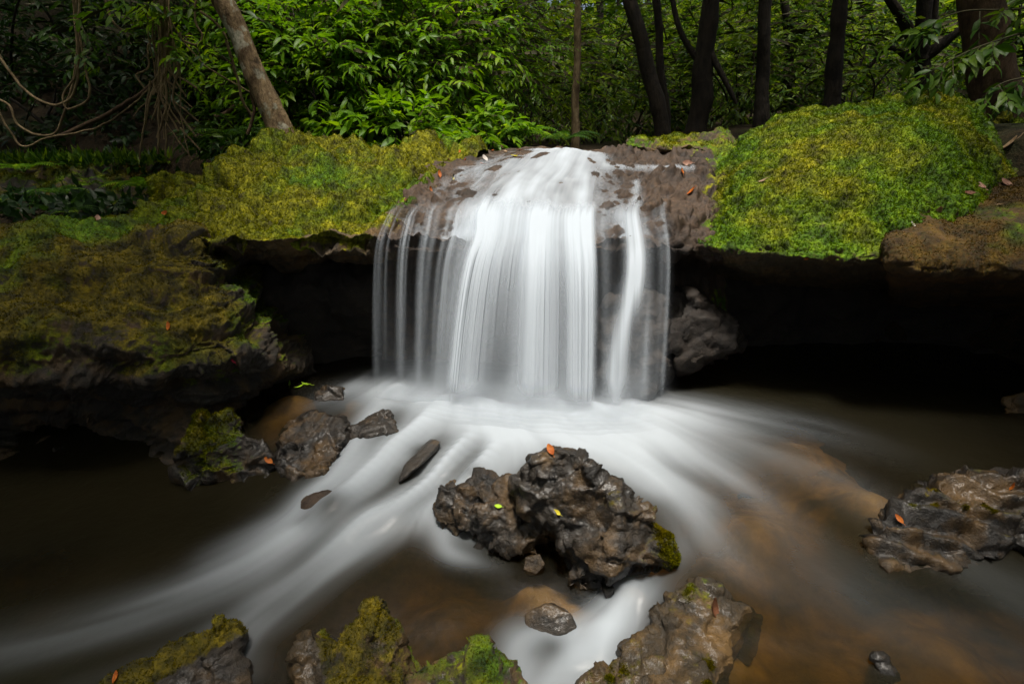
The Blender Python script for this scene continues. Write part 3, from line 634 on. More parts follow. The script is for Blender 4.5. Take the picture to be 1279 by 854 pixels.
rock('flat_rock', 'flat brown craggy rock edging the golden shallows beside the white chute', M['dark'], [
    [(362, 530, .05), (388, 516, .07), (425, 522, .06), (435, 545, .02), (420, 575, -.04), (395, 595, -.08), (350, 603, -.12), (338, 580, -.05), (345, 560, .0), (350, 600, -.3), (430, 570, -.3), (430, 530, -.3), (360, 540, -.3)],
    [(345, 565, .0), (380, 548, .03), (372, 590, -.07), (340, 600, -.12), (350, 610, -.3), (390, 590, -.3), (350, 560, -.2)],
], 0.007, d_crag(1.0, 1.2), m_top(-0.15))
rock('wedge_rock', 'dark wedge shaped rock pointing into the foam below the falls', M['dark'], [[(435, 535, .02), (468, 520, .045), (486, 514, .05), (492, 524, .03), (498, 540, -.01), (465, 546, -.01), (440, 548, -.02), (440, 560, -.2), (495, 550, -.2), (480, 520, -.2), (440, 530, -.2)]], 0.006, d_crag(.6, 1.5))
rock('block_rock', 'small black block of stone sitting in the golden shallows', M['dark'], [[(393, 488, .05), (410, 484, .06), (428, 484, .05), (430, 500, .0), (395, 502, .0), (395, 505, -.15), (430, 503, -.15), (425, 490, -.15), (395, 492, -.15)]], 0.006, d_crag(.5, 1.5))
rock('sleek_rock', 'sleek dark rock tip breaking the white rapids', M['dark'], [[(540, 548, .04), (552, 550, .035), (548, 562, .0), (520, 585, .0), (498, 602, -.05), (505, 580, .0), (500, 610, -.2), (545, 570, -.2), (530, 550, -.2)]], 0.006, d_round(.8), smooth=4)
rock('rounded_rock', 'rounded brown rock with veils of white water sliding over it', M['brown'], [[(375, 626, -.06), (402, 612, -.04), (435, 612, -.04), (455, 626, -.07), (442, 650, -.12), (405, 658, -.15), (374, 645, -.14), (380, 665, -.35), (450, 660, -.35), (450, 610, -.3), (380, 610, -.3)]], 0.007, d_round(), smooth=8)
rock('log_shaped_rock', 'long rock with a stripe of yellow moss and a brown rounded end', M['dark'], [
    [(270, 775, -.02), (292, 774, -.03), (304, 790, -.06), (300, 810, -.1), (255, 785, -.05), (180, 822, -.09), (125, 852, -.12), (110, 900, -.15), (200, 880, -.12), (290, 830, -.13), (130, 860, -.35), (300, 820, -.35), (200, 900, -.35)],
    [(230, 810, -.09), (290, 805, -.08), (312, 825, -.12), (318, 860, -.15), (240, 900, -.14), (215, 850, -.12), (315, 860, -.35), (230, 920, -.35), (230, 830, -.35)],
], 0.006, d_crag(.6, 1.2), lambda V, N: (lambda p: 0.75 * sstep(34, 12, np.abs((p[1] - 845) + (p[0] - 165) * 0.52)) + 0.3 * fbm(V, 7, 3, 191) + 0.1)(proj(V)), 9000, 0.009)
def mF(V, N):
    px, py = proj(V); return 0.34 + 0.3 * N[:, 2] + 0.45 * fbm(V, 6, 3, 201) + 0.25 * sstep(390, 420, px) * sstep(520, 490, px) - 0.5 * sstep(410, 385, px)
rock('spire_rock', 'ragged rock with a yellow green mossy spire and rounded lobes at the pool edge', M['ochre'], [
    [(455, 752, .03), (478, 745, .05), (492, 765, .0), (500, 800, -.08), (440, 785, -.02), (410, 815, -.05), (395, 850, -.1), (420, 900, -.1), (510, 880, -.14), (520, 830, -.14), (400, 860, -.35), (520, 850, -.35), (460, 780, -.3)],
    [(372, 797, -.06), (400, 788, -.05), (425, 800, -.06), (430, 850, -.1), (365, 850, -.13), (360, 820, -.1), (380, 900, -.15), (430, 890, -.15), (365, 860, -.35), (430, 880, -.35), (420, 800, -.3)],
    [(505, 840, -.12), (560, 826, -.13), (572, 812, -.11), (600, 808, -.1), (622, 818, -.12), (640, 845, -.17), (670, 870, -.2), (600, 910, -.16), (510, 900, -.14), (520, 860, -.35), (660, 880, -.35), (590, 830, -.35)],
], 0.0072, d_crag(.85, 1.2), mF, 16000, 0.009)
def mG(V, N): return 0.2 + 0.2 * N[:, 2] + 0.35 * fbm(V, 6, 3, 211)
rock('ochre_rock', 'wet ochre brown rock with a curled red brown leaf beside the little chute', M['ochre'], [
    [(835, 745, -.02), (868, 728, .0), (905, 738, -.01), (935, 752, -.03), (945, 770, -.07), (915, 778, -.07), (880, 770, -.05), (870, 800, -.08), (900, 850, -.1), (860, 900, -.1), (830, 790, -.06), (860, 800, -.35), (940, 775, -.3), (910, 860, -.3), (850, 745, -.3)],
    [(790, 795, -.08), (815, 782, -.06), (850, 790, -.06), (865, 850, -.08), (830, 900, -.1), (760, 850, -.13), (720, 860, -.18), (760, 900, -.16), (755, 835, -.15), (780, 820, -.35), (860, 860, -.35), (730, 870, -.35), (820, 800, -.35)],
    [(815, 755, -.04), (850, 750, -.03), (860, 790, -.05), (815, 790, -.07), (820, 800, -.3), (850, 780, -.3)],
], 0.0065, d_crag(.75), mG, 7000, 0.008)
rock('twig_lump', 'little dark wet stone just breaking the amber water', M['dark'], [[(1090, 820, -.06), (1102, 816, -.055), (1112, 828, -.07), (1122, 845, -.09), (1100, 842, -.09), (1095, 850, -.25), (1125, 850, -.25), (1100, 820, -.25)]], 0.005, d_crag(.4, 1.5))
def mR(V, N): return -0.02 + 0.3 * N[:, 2] + 0.4 * fbm(V, 6, 3, 221)
rock('grooved_rock', 'grooved grey brown wet rock with orange leaves in front of the dark recess', M['dark'], [
    [(1118, 640, .03), (1150, 610, .10), (1205, 588, .15), (1240, 590, .16), (1285, 600, .16), (1300, 660, .05), (1250, 690, -.02), (1220, 710, -.06), (1160, 700, -.05), (1110, 712, -.07), (1092, 690, -.06), (1090, 655, -.02), (1100, 720, -.3), (1260, 730, -.3), (1300, 640, -.3), (1140, 620, -.3)],
    [(1240, 600, .15), (1350, 590, .18), (1420, 640, .08), (1380, 700, .0), (1280, 690, -.02), (1270, 730, -.3), (1420, 700, -.3), (1330, 600, -.2)],
], 0.0095, lambda V, N: d_crag(1.0)(V, N) + 0.022 * np.sin((V[:, 0] * 0.6 + V[:, 1] + 0.6 * V[:, 2]) * 48 + 5 * fbm(V, 4, 2, 222)) * sstep(0.0, 0.6, N[:, 2]), mR, 6000, 0.008)
# wet rock that catches the side strands, and the bank stone at the recess
def blkY(*pts): return [Vector(PY(*p)) for p in pts]
def rockY(name, label, mat, blobs, voxel, disp, moss=no_moss, nt=0, tl=0.01, smooth=0, **kw):
    V, F, mo = hull_rock([blkY(*b) for b in blobs], voxel, disp, moss, smooth)
    return rock_thing(name, label, mat, V, F, mo, ntuft=nt, tlen=tl, **kw)
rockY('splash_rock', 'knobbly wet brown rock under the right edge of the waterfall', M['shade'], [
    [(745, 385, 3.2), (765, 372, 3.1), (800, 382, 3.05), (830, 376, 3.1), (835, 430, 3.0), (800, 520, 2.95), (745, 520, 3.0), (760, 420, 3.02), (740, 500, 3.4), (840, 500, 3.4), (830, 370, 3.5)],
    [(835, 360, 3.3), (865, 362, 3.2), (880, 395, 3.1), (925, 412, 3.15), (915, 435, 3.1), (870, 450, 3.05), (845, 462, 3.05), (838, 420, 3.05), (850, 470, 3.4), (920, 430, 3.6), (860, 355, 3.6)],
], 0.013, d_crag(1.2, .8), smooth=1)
rockY('russet_stone', 'dim russet stone at the dark end of the recess', M['ochre'], [[(1250, 500, 2.9), (1275, 485, 2.9), (1330, 480, 2.9), (1330, 540, 2.8), (1255, 525, 2.8), (1270, 560, 2.9), (1330, 500, 3.3)]], 0.012, d_crag(.8))
rockY('mossy_hummock', 'round yellow brown mossy hummock at the foot of the ledge', M['ledge'], [[(188, 232, 4.7), (205, 207, 4.8), (242, 205, 4.8), (250, 230, 4.6), (245, 256, 4.5), (205, 260, 4.4), (188, 252, 4.5), (210, 230, 5.3), (245, 225, 5.3), (195, 235, 5.2), (215, 275, 5.0)]], 0.014, d_moss, lambda V, N: 0.75 + 0.3 * fbm(V, 4, 3, 231), 20000, 0.016, smooth=8, category='rock')
rockY('brown_slab', 'brown leaf strewn slab sloping into the hollow behind the bank', M['ledge'], [[(82, 300, 3.6), (105, 278, 4.2), (160, 268, 4.6), (215, 262, 4.6), (215, 300, 3.6), (120, 310, 3.4), (90, 330, 3.6), (220, 330, 3.7), (200, 300, 4.8), (100, 320, 4.4)]], 0.014, d_smooth, m_top(0.25), 9000, 0.012)
rockY('far_boulder', 'small dark mossy boulder behind the big green boulder', M['ledge'], [[(1238, 145, 5.4), (1262, 132, 5.4), (1310, 136, 5.4), (1330, 190, 5.2), (1240, 190, 5.2), (1260, 230, 5.2), (1320, 220, 6.1), (1250, 150, 6.2), (1300, 140, 6.2)]], 0.016, d_moss, lambda V, N: 0.75 + 0.3 * fbm(V, 4, 3, 241), 22000, 0.016, smooth=6, category='boulder')
rockY('low_bank', 'low leafy earth bank behind the hollow', M['bank'], [
    [(-120, 215, 6.2), (0, 205, 6.2), (100, 205, 6.3), (180, 208, 6.5), (215, 225, 6.3), (215, 250, 6.0), (100, 270, 5.7), (0, 275, 5.6), (-120, 280, 5.5), (-100, 220, 7.4), (200, 215, 7.6), (60, 310, 5.6), (-120, 330, 5.6), (200, 290, 6.2)]],
    0.03, lambda V, N: 0.16 * fbm(V, 1.6, 4, 251) + 0.07 * billow(V, 4, 3, 252), m_top(0.38, 3), 26000, 0.022, category='bank')
rockY('far_ledge', 'low mossy ledge behind the shelf pool right of the crest', M['ledge'], [[(775, 181, 5.4), (850, 171, 5.6), (912, 168, 5.6), (930, 180, 5.3), (850, 186, 5.0), (775, 189, 5.1), (800, 200, 5.3), (925, 195, 5.2), (840, 178, 6.2)]], 0.014, lambda V, N: d_moss(V, N) * .7, lambda V, N: 0.5 + 0.5 * (N[:, 2] - .5) + 0.4 * fbm(V, 3, 3, 255), 12000, 0.014, smooth=3, category='rock ledge')

# ---------------------------------------------------------------- waterfall
def sheet(cols, nu, nv, lift=0.0):
    G = loft(cols, nu, nv); N = grid_normals(G); N = np.where(N[..., 1:2] > 0, -N, N); return G + N * lift
def streak(nu, nv, su, sv, seed, u0=0.0):
    U, Vv = np.meshgrid(np.linspace(0, 1, nu), np.linspace(0, 1, nv), indexing='ij')
    Qs = np.stack([U.ravel() * su + u0, Vv.ravel() * sv, 0 * U.ravel() + seed * 3.7], 1)
    return (noise(Qs, seed) + 0.55 * noise(Qs * np.array([2.6, 1.6, 1]), seed + 1) + 0.3 * noise(Qs * np.array([6, 2.2, 1]), seed + 2)).reshape(nu, nv), U, Vv
wf = empty('waterfall', tuple(PZ(650, 512, 0)), 'silky white waterfall spilling over the brown rock into the pool', 'waterfall')
def water_part(name, G, den):
    return obj(name, mesh_np(name, G.reshape(-1, 3), [grid_faces(*G.shape[:2])], dict(veil=np.clip(den, 0, 0.97).ravel())), M['fall'], wf)
def bands(U, B):
    o = 0
    for c, w, a in B: o = o + a * np.exp(-((U - c) / w) ** 2)
    return o
# sheet sliding over the rock, crest to lip
nu, nv = 310, 330
def blur(A, w):
    k = np.ones(w) / w
    for ax_ in (0, 1): A = np.apply_along_axis(lambda v: np.convolve(np.pad(v, w // 2, mode='edge'), k, 'valid'), ax_, A)
    return A
SM = np.stack([blur(CROCK[..., c], 19) for c in range(3)], 2); SM = np.stack([blur(SM[..., c], 19) for c in range(3)], 2)
Nu = grid_normals(SM); Nu = np.where(Nu[:, 60:61, 2:3] < 0, -Nu, Nu); LIPK = 176 + np.argmin(SM[:, 176:225, 1], axis=1)
def env(a, fn, w=13): return np.array([fn(a[max(0, i - w):i + w + 1]) for i in range(len(a))])
LIPY = env(CROCK[:, 170:240, 1].min(axis=1), np.min); LIPZ = env(np.array([CROCK[i, LIPK[i] - 14:LIPK[i] + 4, 2].max() for i in range(nu)]), np.max)
LIPY = np.convolve(np.pad(LIPY, 12, mode='edge'), np.ones(25) / 25, 'valid'); LIPZ = np.convolve(np.pad(LIPZ, 12, mode='edge'), np.ones(25) / 25, 'valid')
Gu = SM; rough_rel = ((CROCK - SM) * Nu).sum(2)
st, U, Vv = streak(nu, nv, 26, 7, 11)
ppx, ppy = proj(Gu)
den = np.zeros_like(U)
UP = [([(695, 184), (688, 198), (662, 222), (634, 258), (606, 303)], [.5, .6, .75, .95, 1], 15), ([(702, 184), (700, 205), (690, 235), (672, 270), (656, 303)], [.7, .8, .8, .9, .95], 17),
      ([(712, 184), (724, 205), (730, 235), (724, 270), (715, 303)], [.5, .7, .75, .85, .95], 14), ([(722, 188), (748, 200), (758, 210)], [.35, .45, .2], 7),
      ([(670, 192), (640, 205), (605, 214), (580, 218)], [.25, .35, .45, .4], 6), ([(645, 225), (618, 245), (594, 272), (582, 303)], [.3, .45, .7, .85], 10),
      ([(575, 222), (568, 250), (560, 285), (556, 303)], [.35, .2, .3, .35], 5), ([(600, 218), (590, 250), (578, 280), (570, 303)], [.2, .3, .45, .5], 6),
      ([(555, 230), (535, 262), (520, 303)], [.15, .08, .22], 6), ([(520, 258), (505, 280), (495, 303)], [.05, .08, .15], 8),
      ([(765, 220), (770, 250), (778, 280), (786, 303)], [.08, .2, .6, .75], 8), ([(795, 232), (793, 255), (790, 272)], [.6, .45, .3], 4), ([(755, 210), (820, 211), (865, 210)], [.5, .45, .35], 2.2),
      ([(745, 235), (750, 265), (755, 303)], [.15, .2, .25], 9), ([(808, 265), (806, 285), (812, 303)], [.2, .15, .2], 3.5), ([(832, 275), (830, 303)], [.15, .25], 3)]
for pts, s_, wd_ in UP:
    L = cr(np.array(pts, float), 50); S = cr(np.array(s_), 50); b = np.zeros_like(U)
    for k in range(50):
        b = np.maximum(b, S[k] * np.exp(-((ppx - L[k, 0]) ** 2 + (0.8 * (ppy - L[k, 1])) ** 2) / (2 * wd_ ** 2)))
    den = 1 - (1 - den) * (1 - 0.86 * b)
blob = (noise(np.stack([U.ravel() * 40, Vv.ravel() * 22, 0 * U.ravel()], 1), 15)).reshape(nu, nv)
den = den * (1 + (0.85 * st + 0.35 * blob) * (1.2 - den)) - 0.4 * np.clip(rough_rel / 0.03, -.3, 1) * (1 - den) * den
den = den * sstep(0, 0.05, Vv) * sstep(0.575, 0.53, Vv)
cut = 194
water_part('upper_cascade', (SM + Nu * (0.002 + 0.034 * den[..., None]))[:, :cut:2], den[:, :cut:2])
# free fall: every strand leaves the rock where the cascade reaches the lip, then drops to the pool
TOP = SM + Nu * 0.048; ii = np.arange(nu); lipx = proj(TOP[ii, LIPK])[0]
def free_sheet(spec, n_u, n_v, push=0.035):
    """spec: (pixel x at the lip) -> (pixel of the base, base distance)"""
    sx = cr(np.array([q[0] for q in spec], float), n_u); pb = cr(np.array([PY(*q[1]) for q in spec]), n_u)
    order = np.argsort(lipx); idx = np.interp(sx, lipx[order], order.astype(float)); i0 = np.clip(idx.astype(int), 0, nu - 2); f = (idx - i0)[:, None]
    row = lambda k: TOP[i0, LIPK[i0] + k] * (1 - f) + TOP[i0 + 1, LIPK[i0 + 1] + k] * f
    def sm(A, w=9):
        k = np.ones(w) / w; return np.stack([np.convolve(np.pad(A[:, c], w // 2, mode='edge'), k, 'valid') for c in range(3)], 1)
    wob = 1.6 * noise(np.stack([sx / 26, 0 * sx, 0 * sx], 1), 66) + .7 * noise(np.stack([sx / 9, 0 * sx, 0 * sx], 1), 67); back = sm(row(-84), 25); mid = sm(row(-38), 25); lip = sm(row(-2), 25); lip[:, 1] = np.minimum(lip[:, 1], np.interp(idx, np.arange(nu), LIPY)) - push - .02 * wob; lip[:, 2] = np.maximum(lip[:, 2] - .02, np.interp(idx, np.arange(nu), LIPZ) + .004) + .012 * wob; chord = .45 * back + .55 * lip + np.array([0, 0, .022]); mid = np.stack([mid[:, 0], chord[:, 1], np.maximum(chord[:, 2], mid[:, 2] - .03)], 1)
    rows = [back, mid, lip]
    for t in (.035, .12, .27, .48, .73, 1.0):
        h = t ** 0.56; rows.append(lip + (pb - lip) * np.array([h, h, t]))
    Rw = np.stack(rows, 0); L = np.concatenate([[0], np.cumsum(np.linalg.norm(np.diff(Rw, axis=0), axis=2).mean(1))]); tt = np.linspace(0, L[-1], 400); i = np.clip(np.searchsorted(L, tt) - 1, 0, len(L) - 2)
    w = ((tt - L[i]) / (L[i + 1] - L[i]))[:, None, None]; D = Rw[i] * (1 - w) + Rw[i + 1] * w
    for _ in range(3):                                             # round the bend where the water leaves the rock
        P_ = np.concatenate([np.repeat(D[:1], 13, 0), D, np.repeat(D[-1:], 13, 0)]); c = np.cumsum(np.concatenate([np.zeros_like(P_[:1]), P_]), 0); D2 = (c[27:] - c[:-27]) / 27; D2[-14:] = D[-14:] * np.linspace(0, 1, 14)[:, None, None] + D2[-14:] * np.linspace(1, 0, 14)[:, None, None]; D = D2
    return D[np.linspace(0, 399, n_v).astype(int)].swapaxes(0, 1)
def strands(n_u, n_v, freq, seed, drift=0.6):
    U, Vv = np.meshgrid(np.linspace(0, 1, n_u), np.linspace(0, 1, n_v), indexing='ij'); o = 0
    for k, (f, w, dv) in enumerate(((1, 1.0, .5), (2.3, .7, .8), (5.2, .38, 1.0), (11, .2, 1.2))):
        Qs = np.stack([U.ravel() * freq * f + seed * 1.3, Vv.ravel() * dv * drift, 0 * U.ravel() + seed * 3.7 + k], 1); o = o + w * noise(Qs, seed + k).reshape(n_u, n_v)
    return o, U, Vv
main = [(590, (550, 512, 2.86)), (613, (582, 516, 2.82)), (646, (630, 522, 2.78)), (682, (680, 526, 2.76)), (715, (719, 529, 2.75)), (744, (746, 526, 2.78))]
n_u, n_v = 330, 80
for nm, off, sd, amp in (('main_curtain', 0.0, 31, 1.0), ('inner_curtain', 0.06, 37, 0.75)):
    st, U, Vv = strands(n_u, n_v, 9, sd); G = free_sheet(main, n_u, n_v); k = sstep(.25, .6, Vv)
    G = G + np.stack([.012 * st * k, off * k - 0.04 * st * k + (.012 if off else 0), 0 * U - (.012 if off else 0)], 2)
    den = 0.40 + bands(U + .02 * st, [(0.09, .08, .45), (0.20, .06, .12), (0.52, .07, .28), (0.62, .05, .12), (0.80, .07, .30), (0.91, .05, .34)]) * (1 - 0.22 * Vv) + 0.38 * sstep(.65, .2, Vv)
    den = den - 0.24 * bands(U, [(0.36, .11, 1)]) * sstep(.4, .95, Vv) - .14 * bands(U, [(0.71, .04, 1)])
    den = den * (1 + 0.55 * st) * amp
    den = den * sstep(1.0, .86, Vv + .05 * st) * sstep(0.0, 0.10, U + 0.03 * st) * sstep(1.0, 0.93, U + 0.03 * st) * (sstep(.26, .42, Vv) if off else sstep(0.02, .22, Vv + .06 * st))
    water_part(nm, G, den)
left = [(474, (464, 496, 2.95)), (524, (512, 502, 2.92)), (598, (562, 508, 2.88))]
st, U, Vv = strands(n_u, n_v, 8, 43); sft = sstep(.3, 1, Vv)
den = 0
for c_, w_, a_, top_, ln_ in ((.05, .016, .30, .0, 1.0), (.11, .03, .12, .0, .8), (.20, .014, .10, .05, .7), (.34, .014, .22, .0, .9), (.39, .02, .38, .0, 1.0), (.44, .012, .16, .0, .6), (.56, .016, .25, .0, 1.0), (.60, .02, .45, .0, 1.0), (.66, .025, .15, .0, .8),
                              (.75, .02, .22, .0, 1.0), (.82, .03, .42, .0, 1.0), (.88, .03, .35, .0, 1.0), (.95, .04, .5, .0, 1.0)):
    den = den + a_ * np.exp(-((U + .018 * st - c_) / (w_ * (1 + 1.3 * sft))) ** 2) * (1 - .62 * sft) * sstep(ln_ + .3, ln_ - .1, Vv)
den = (den + .035 * sft) * (1 + .6 * st) * sstep(0, .1, U + .04 * st) * sstep(.03, .22, Vv); den = np.maximum(den, .30 * sstep(.84, 1, Vv) * sstep(0, .2, U))
water_part('left_veil', free_sheet(left, n_u, n_v), den)
right = [(738, (740, 525, 2.84)), (790, (788, 525, 2.84)), (838, (836, 520, 2.86))]
st, U, Vv = strands(n_u, n_v, 7, 53)
den = bands(U, [(0.12, .06, .14), (0.80, .04, .12), (0.88, .03, .26), (0.66, .05, .10)]) * (1 - .4 * Vv) + 0.02
den = den + bands(U, [(0.47, .085, .8), (0.56, .05, .4)]) * sstep(.70, .45, Vv) + bands(U + 0.24 * sstep(.42, .85, Vv), [(0.5, .10, .6)]) * sstep(.40, .58, Vv) + bands(U, [(0.35, .12, .3), (.62, .1, .25)]) * sstep(.5, .8, Vv)
den = den * (1 + 0.55 * st) * sstep(0, .05, U) * sstep(1, .9, U + .03 * st) * sstep(.05, .3, Vv); den = den * sstep(1.0, .86, Vv + .05 * st)
water_part('right_veil', free_sheet(right, n_u, n_v), den)
# spray hanging over the foot of the curtain
for k_ in range(6):
    dy, hgt, amp = -4 + 5 * k_, 95 - 9 * k_, .22
    cols = [[(x, yb + dy + 10, PZ(x, yb + dy, 0.0)[1]), (x, yb + dy - hgt * .4, PZ(x, yb + dy, 0.0)[1] + .02), (x, yb + dy - hgt, PZ(x, yb + dy, 0.0)[1] + .06)] for x, yb in ((470, 498), (530, 505), (590, 514), (650, 522), (720, 528), (780, 526), (850, 518))]
    G = sheet(cols, 120, 30); U, Vv = np.meshgrid(np.linspace(0, 1, 120), np.linspace(0, 1, 30), indexing='ij')
    nz = fbm(np.stack([U.ravel() * 7, Vv.ravel() * 2, 0 * U.ravel() + 3.3 * k_], 1), 1, 3, 91 + k_).reshape(120, 30)
    water_part('spray', G, 1.1 * amp * sstep(.12, .45, Vv) * sstep(1, .15, Vv + .45 * nz) ** 1.7 * sstep(0, .22, U) * sstep(1, .78, U) * (.8 + .35 * bands(U, [(.45, .3, 1)])))

# ---------------------------------------------------------------- leaves, trees, plants
def leaf_mesh(P, D, N, L, Wd, detail=True, tint=None):
    """P base, D direction, N face normal, L length, Wd half width: arrays -> verts, faces, per-vertex tint"""
    n = len(P); D = D / (np.linalg.norm(D, axis=1, keepdims=True) + 1e-9); S = np.cross(D, N); S /= np.linalg.norm(S, axis=1, keepdims=True) + 1e-9
    U = np.cross(S, D); L = L[:, None]; Wd = Wd[:, None]
    if detail:
        rows = [(0.02, 0, 0), (0.32, 1.0, 0.0), (0.68, 0.78, -0.05), (1.0, 0, -0.20)]
        c = [P + D * L * r[0] + U * L * r[2] for r in rows]
        l1 = c[1] - S * Wd + U * Wd * 0.35; r1 = c[1] + S * Wd + U * Wd * 0.35; l2 = c[2] - S * Wd * .78 + U * Wd * .25; r2 = c[2] + S * Wd * .78 + U * Wd * .25
        V = np.stack([c[0], c[1], c[2], c[3], l1, l2, r1, r2], 1).reshape(-1, 3); k = 8
        T = np.array([[0, 1, 4], [2, 3, 5], [0, 6, 1], [2, 7, 3], [1, 2, 5], [1, 5, 4], [1, 6, 7], [1, 7, 2]])
    else:
        m = P + D * L * 0.45; V = np.stack([P, m - S * Wd + U * Wd * .3, m + S * Wd + U * Wd * .3, P + D * L - U * L * .12], 1).reshape(-1, 3); k = 4
        T = np.array([[0, 3, 1], [0, 2, 3]])
    F = (T[None] + (np.arange(n) * k)[:, None, None]).reshape(-1, 3)
    return V, F, np.repeat(tint if tint is not None else np.zeros(n), k)
def sprays(r, C, D, nleaf, twig, L, wr=0.17, droop=0.35, detail=True, t0=0.2, t1=0.9):
    """leafy twigs: bases C, directions D; returns leaf arrays and the twig triangles"""
    n = len(C); D = D / (np.linalg.norm(D, axis=1, keepdims=True) + 1e-9)
    tw = twig * (0.6 + 0.8 * r.random(n)); up = np.array([0, 0, 1.0]); side = np.cross(D, up) + 1e-6; side /= np.linalg.norm(side, axis=1, keepdims=True)
    k = np.arange(nleaf); s = (0.15 + 0.85 * (k + 0.5) / nleaf)
    P = C[:, None] + D[:, None] * (tw[:, None] * s)[..., None] + up * (-droop * tw[:, None] * s ** 2)[..., None]
    sg = np.where(k % 2 == 0, 1.0, -1.0); end = (k == nleaf - 1)
    LD = D[:, None] * 0.75 + side[:, None] * (sg * np.where(end, 0.1, 0.85))[None, :, None] + up * (-0.25 - droop * s)[None, :, None] + 0.28 * r.normal(size=(n, nleaf, 3))
    NN = up + 0.45 * r.normal(size=(n, nleaf, 3)) + 0 * LD
    ln = L * (0.65 + 0.6 * r.random((n, nleaf))) * (1 - 0.25 * s)[None]
    ti = np.clip(t0 + (t1 - t0) * (0.55 * r.random((n, 1)) + 0.45 * r.random((n, nleaf))), 0, 1)
    lv = leaf_mesh(P.reshape(-1, 3), LD.reshape(-1, 3), NN.reshape(-1, 3), ln.ravel(), ln.ravel() * wr, detail, ti.ravel())
    e = C + D * tw[:, None] + up * (-droop * tw)[:, None]; w = 0.006 * side
    TV = np.stack([C - w, C + w, C + (e - C) * .5 + up * (droop * tw * .25)[:, None], e], 1).reshape(-1, 3)
    b = (np.arange(n) * 4)[:, None]; TF = np.concatenate([b + np.array([[0, 1, 2]]), b + np.array([[1, 3, 2]])])
    return lv, (TV, TF)
def crown_points(r, n, c, rad, shell=0.45):
    d = r.normal(size=(n, 3)); d /= np.linalg.norm(d, axis=1, keepdims=True)
    q = d * (shell + (1 - shell) * r.random(n) ** 0.6)[:, None]
    lump = 1 + 0.35 * noise(d * 2.3 + np.asarray(c)[None], 5)
    P = np.asarray(c) + q * lump[:, None] * np.asarray(rad); D = d + 0.5 * r.normal(size=(n, 3)); D[:, 2] = D[:, 2] * 0.6 + 0.25
    return P, D
def branch_path(p0, p1, n=14, bend=0.15, seed=0):
    t = np.linspace(0, 1, n)[:, None]; p0 = np.asarray(p0, float); p1 = np.asarray(p1, float); P = p0 + (p1 - p0) * t; d = np.linalg.norm(p1 - p0)
    Qn = np.concatenate([t * 2.3 + seed * 1.7, 0 * t, 0 * t], 1)
    o = np.stack([noise(Qn, seed), noise(Qn + 5, seed + 1), 0.4 * noise(Qn + 9, seed + 2)], 1); o = o - (o[:1] * (1 - t) + o[-1:] * t)
    return P + o * d * bend
def plant_leaves(name, parent, r, C, D, nleaf, twig, L, mat, **kw):
    (LV, LF, LT), (TV, TF) = sprays(r, C, D, nleaf, twig, L, **kw)
    o = obj(name, mesh_np(name, LV, [LF], dict(tint=LT), smooth=False), mat, parent)
    return o, obj('twigs', mesh_np('twigs', TV, [TF]), M['twig'], o, kind='stuff')
def shrub(name, label, cpx, Y, cz, rad, nsp, nleaf, twig, L, mat, seed, group=None, detail=True, **kw):
    """cpx pixel column, Y distance, cz centre height"""
    r = np.random.default_rng(seed); x = PY(cpx, 150, Y)[0]; g = gz(x, Y)
    t = empty(name, (x, Y, g), label, 'shrub', group); c = np.array([x, Y, cz])
    P, D = crown_points(r, nsp, c, rad); P[:, 2] = np.maximum(P[:, 2], g + 0.05 + 0.3 * r.random(nsp))
    plant_leaves('foliage', t, r, P, D, nleaf, twig, L, mat, detail=detail, **kw)
    parts = []
    for k in range(5):
        e = c + r.normal(size=3) * np.array(rad) * 0.45; parts.append(tube(branch_path((x + .08 * r.normal(), Y + .08 * r.normal(), g - .05), e, 12, .12, seed + k), np.linspace(.022, .008, 12), 6))
    Vs, Fs = merge(parts); obj('stems', mesh_np('stems', Vs, [Fs]), M['bark_dark'], t)
    return t
def tree(label, base, top, wpx, Y, mat, seed, bend=0.03, height=9.0, crown=True, wob=0.25, limbs=(), nleaf=900, group=None, Ytop=None, crad=(2.0, 2.0, 1.3)):
    r = np.random.default_rng(seed); b = PY(base[0], base[1], Y); x, y = b[0], b[1]; g = gz(x, y)
    p1 = PY(top[0], top[1], Ytop or Y); d = (p1 - b) / max(0.3, (p1[2] - b[2])); H = height - b[2]
    t = empty('tree', (x, y, b[2]), label, 'tree', group)
    path = branch_path(b, b + d * (p1[2] - b[2]), 20, bend, seed); ext = branch_path(path[-1], path[-1] + np.array([d[0] * .5, d[1] * .5, 1.0]) * (height - path[-1][2]), 14, .03, seed + 3)
    root = np.stack([b + (b - path[1]) * k for k in (3.0, 1.5)]) + 0
    path = np.concatenate([root, path, ext[1:]]); rad0 = wpx / FPX * Y * 0.5
    rad = rad0 * np.concatenate([[1.5, 1.35], np.interp(np.arange(20), [0, 2, 6, 19], [1.28, 1.1, 1.0, .88]), np.linspace(.86, .45, 13)])
    V, F = tube(cr(path, 80), cr(rad, 80), 14 if wpx > 14 else 8, wob, seed)
    obj('trunk', mesh_np('trunk', V, [F]), mat, t)
    for k, lp in enumerate(limbs):
        pts = np.array([PY(*q[:3]) for q in lp]); rr = np.array([q[3] for q in lp]) / FPX * Y * .5
        V, F = tube(cr(pts, 30), cr(rr, 30), 8, wob, seed + k + 5); obj('limb', mesh_np('limb', V, [F]), mat, t)
    if crown:
        C, D = crown_points(r, nleaf // 8, path[-1], crad); plant_leaves('crown', t, r, C, D, 8, .5, .26, M['leaf_far'], detail=False)
    return t

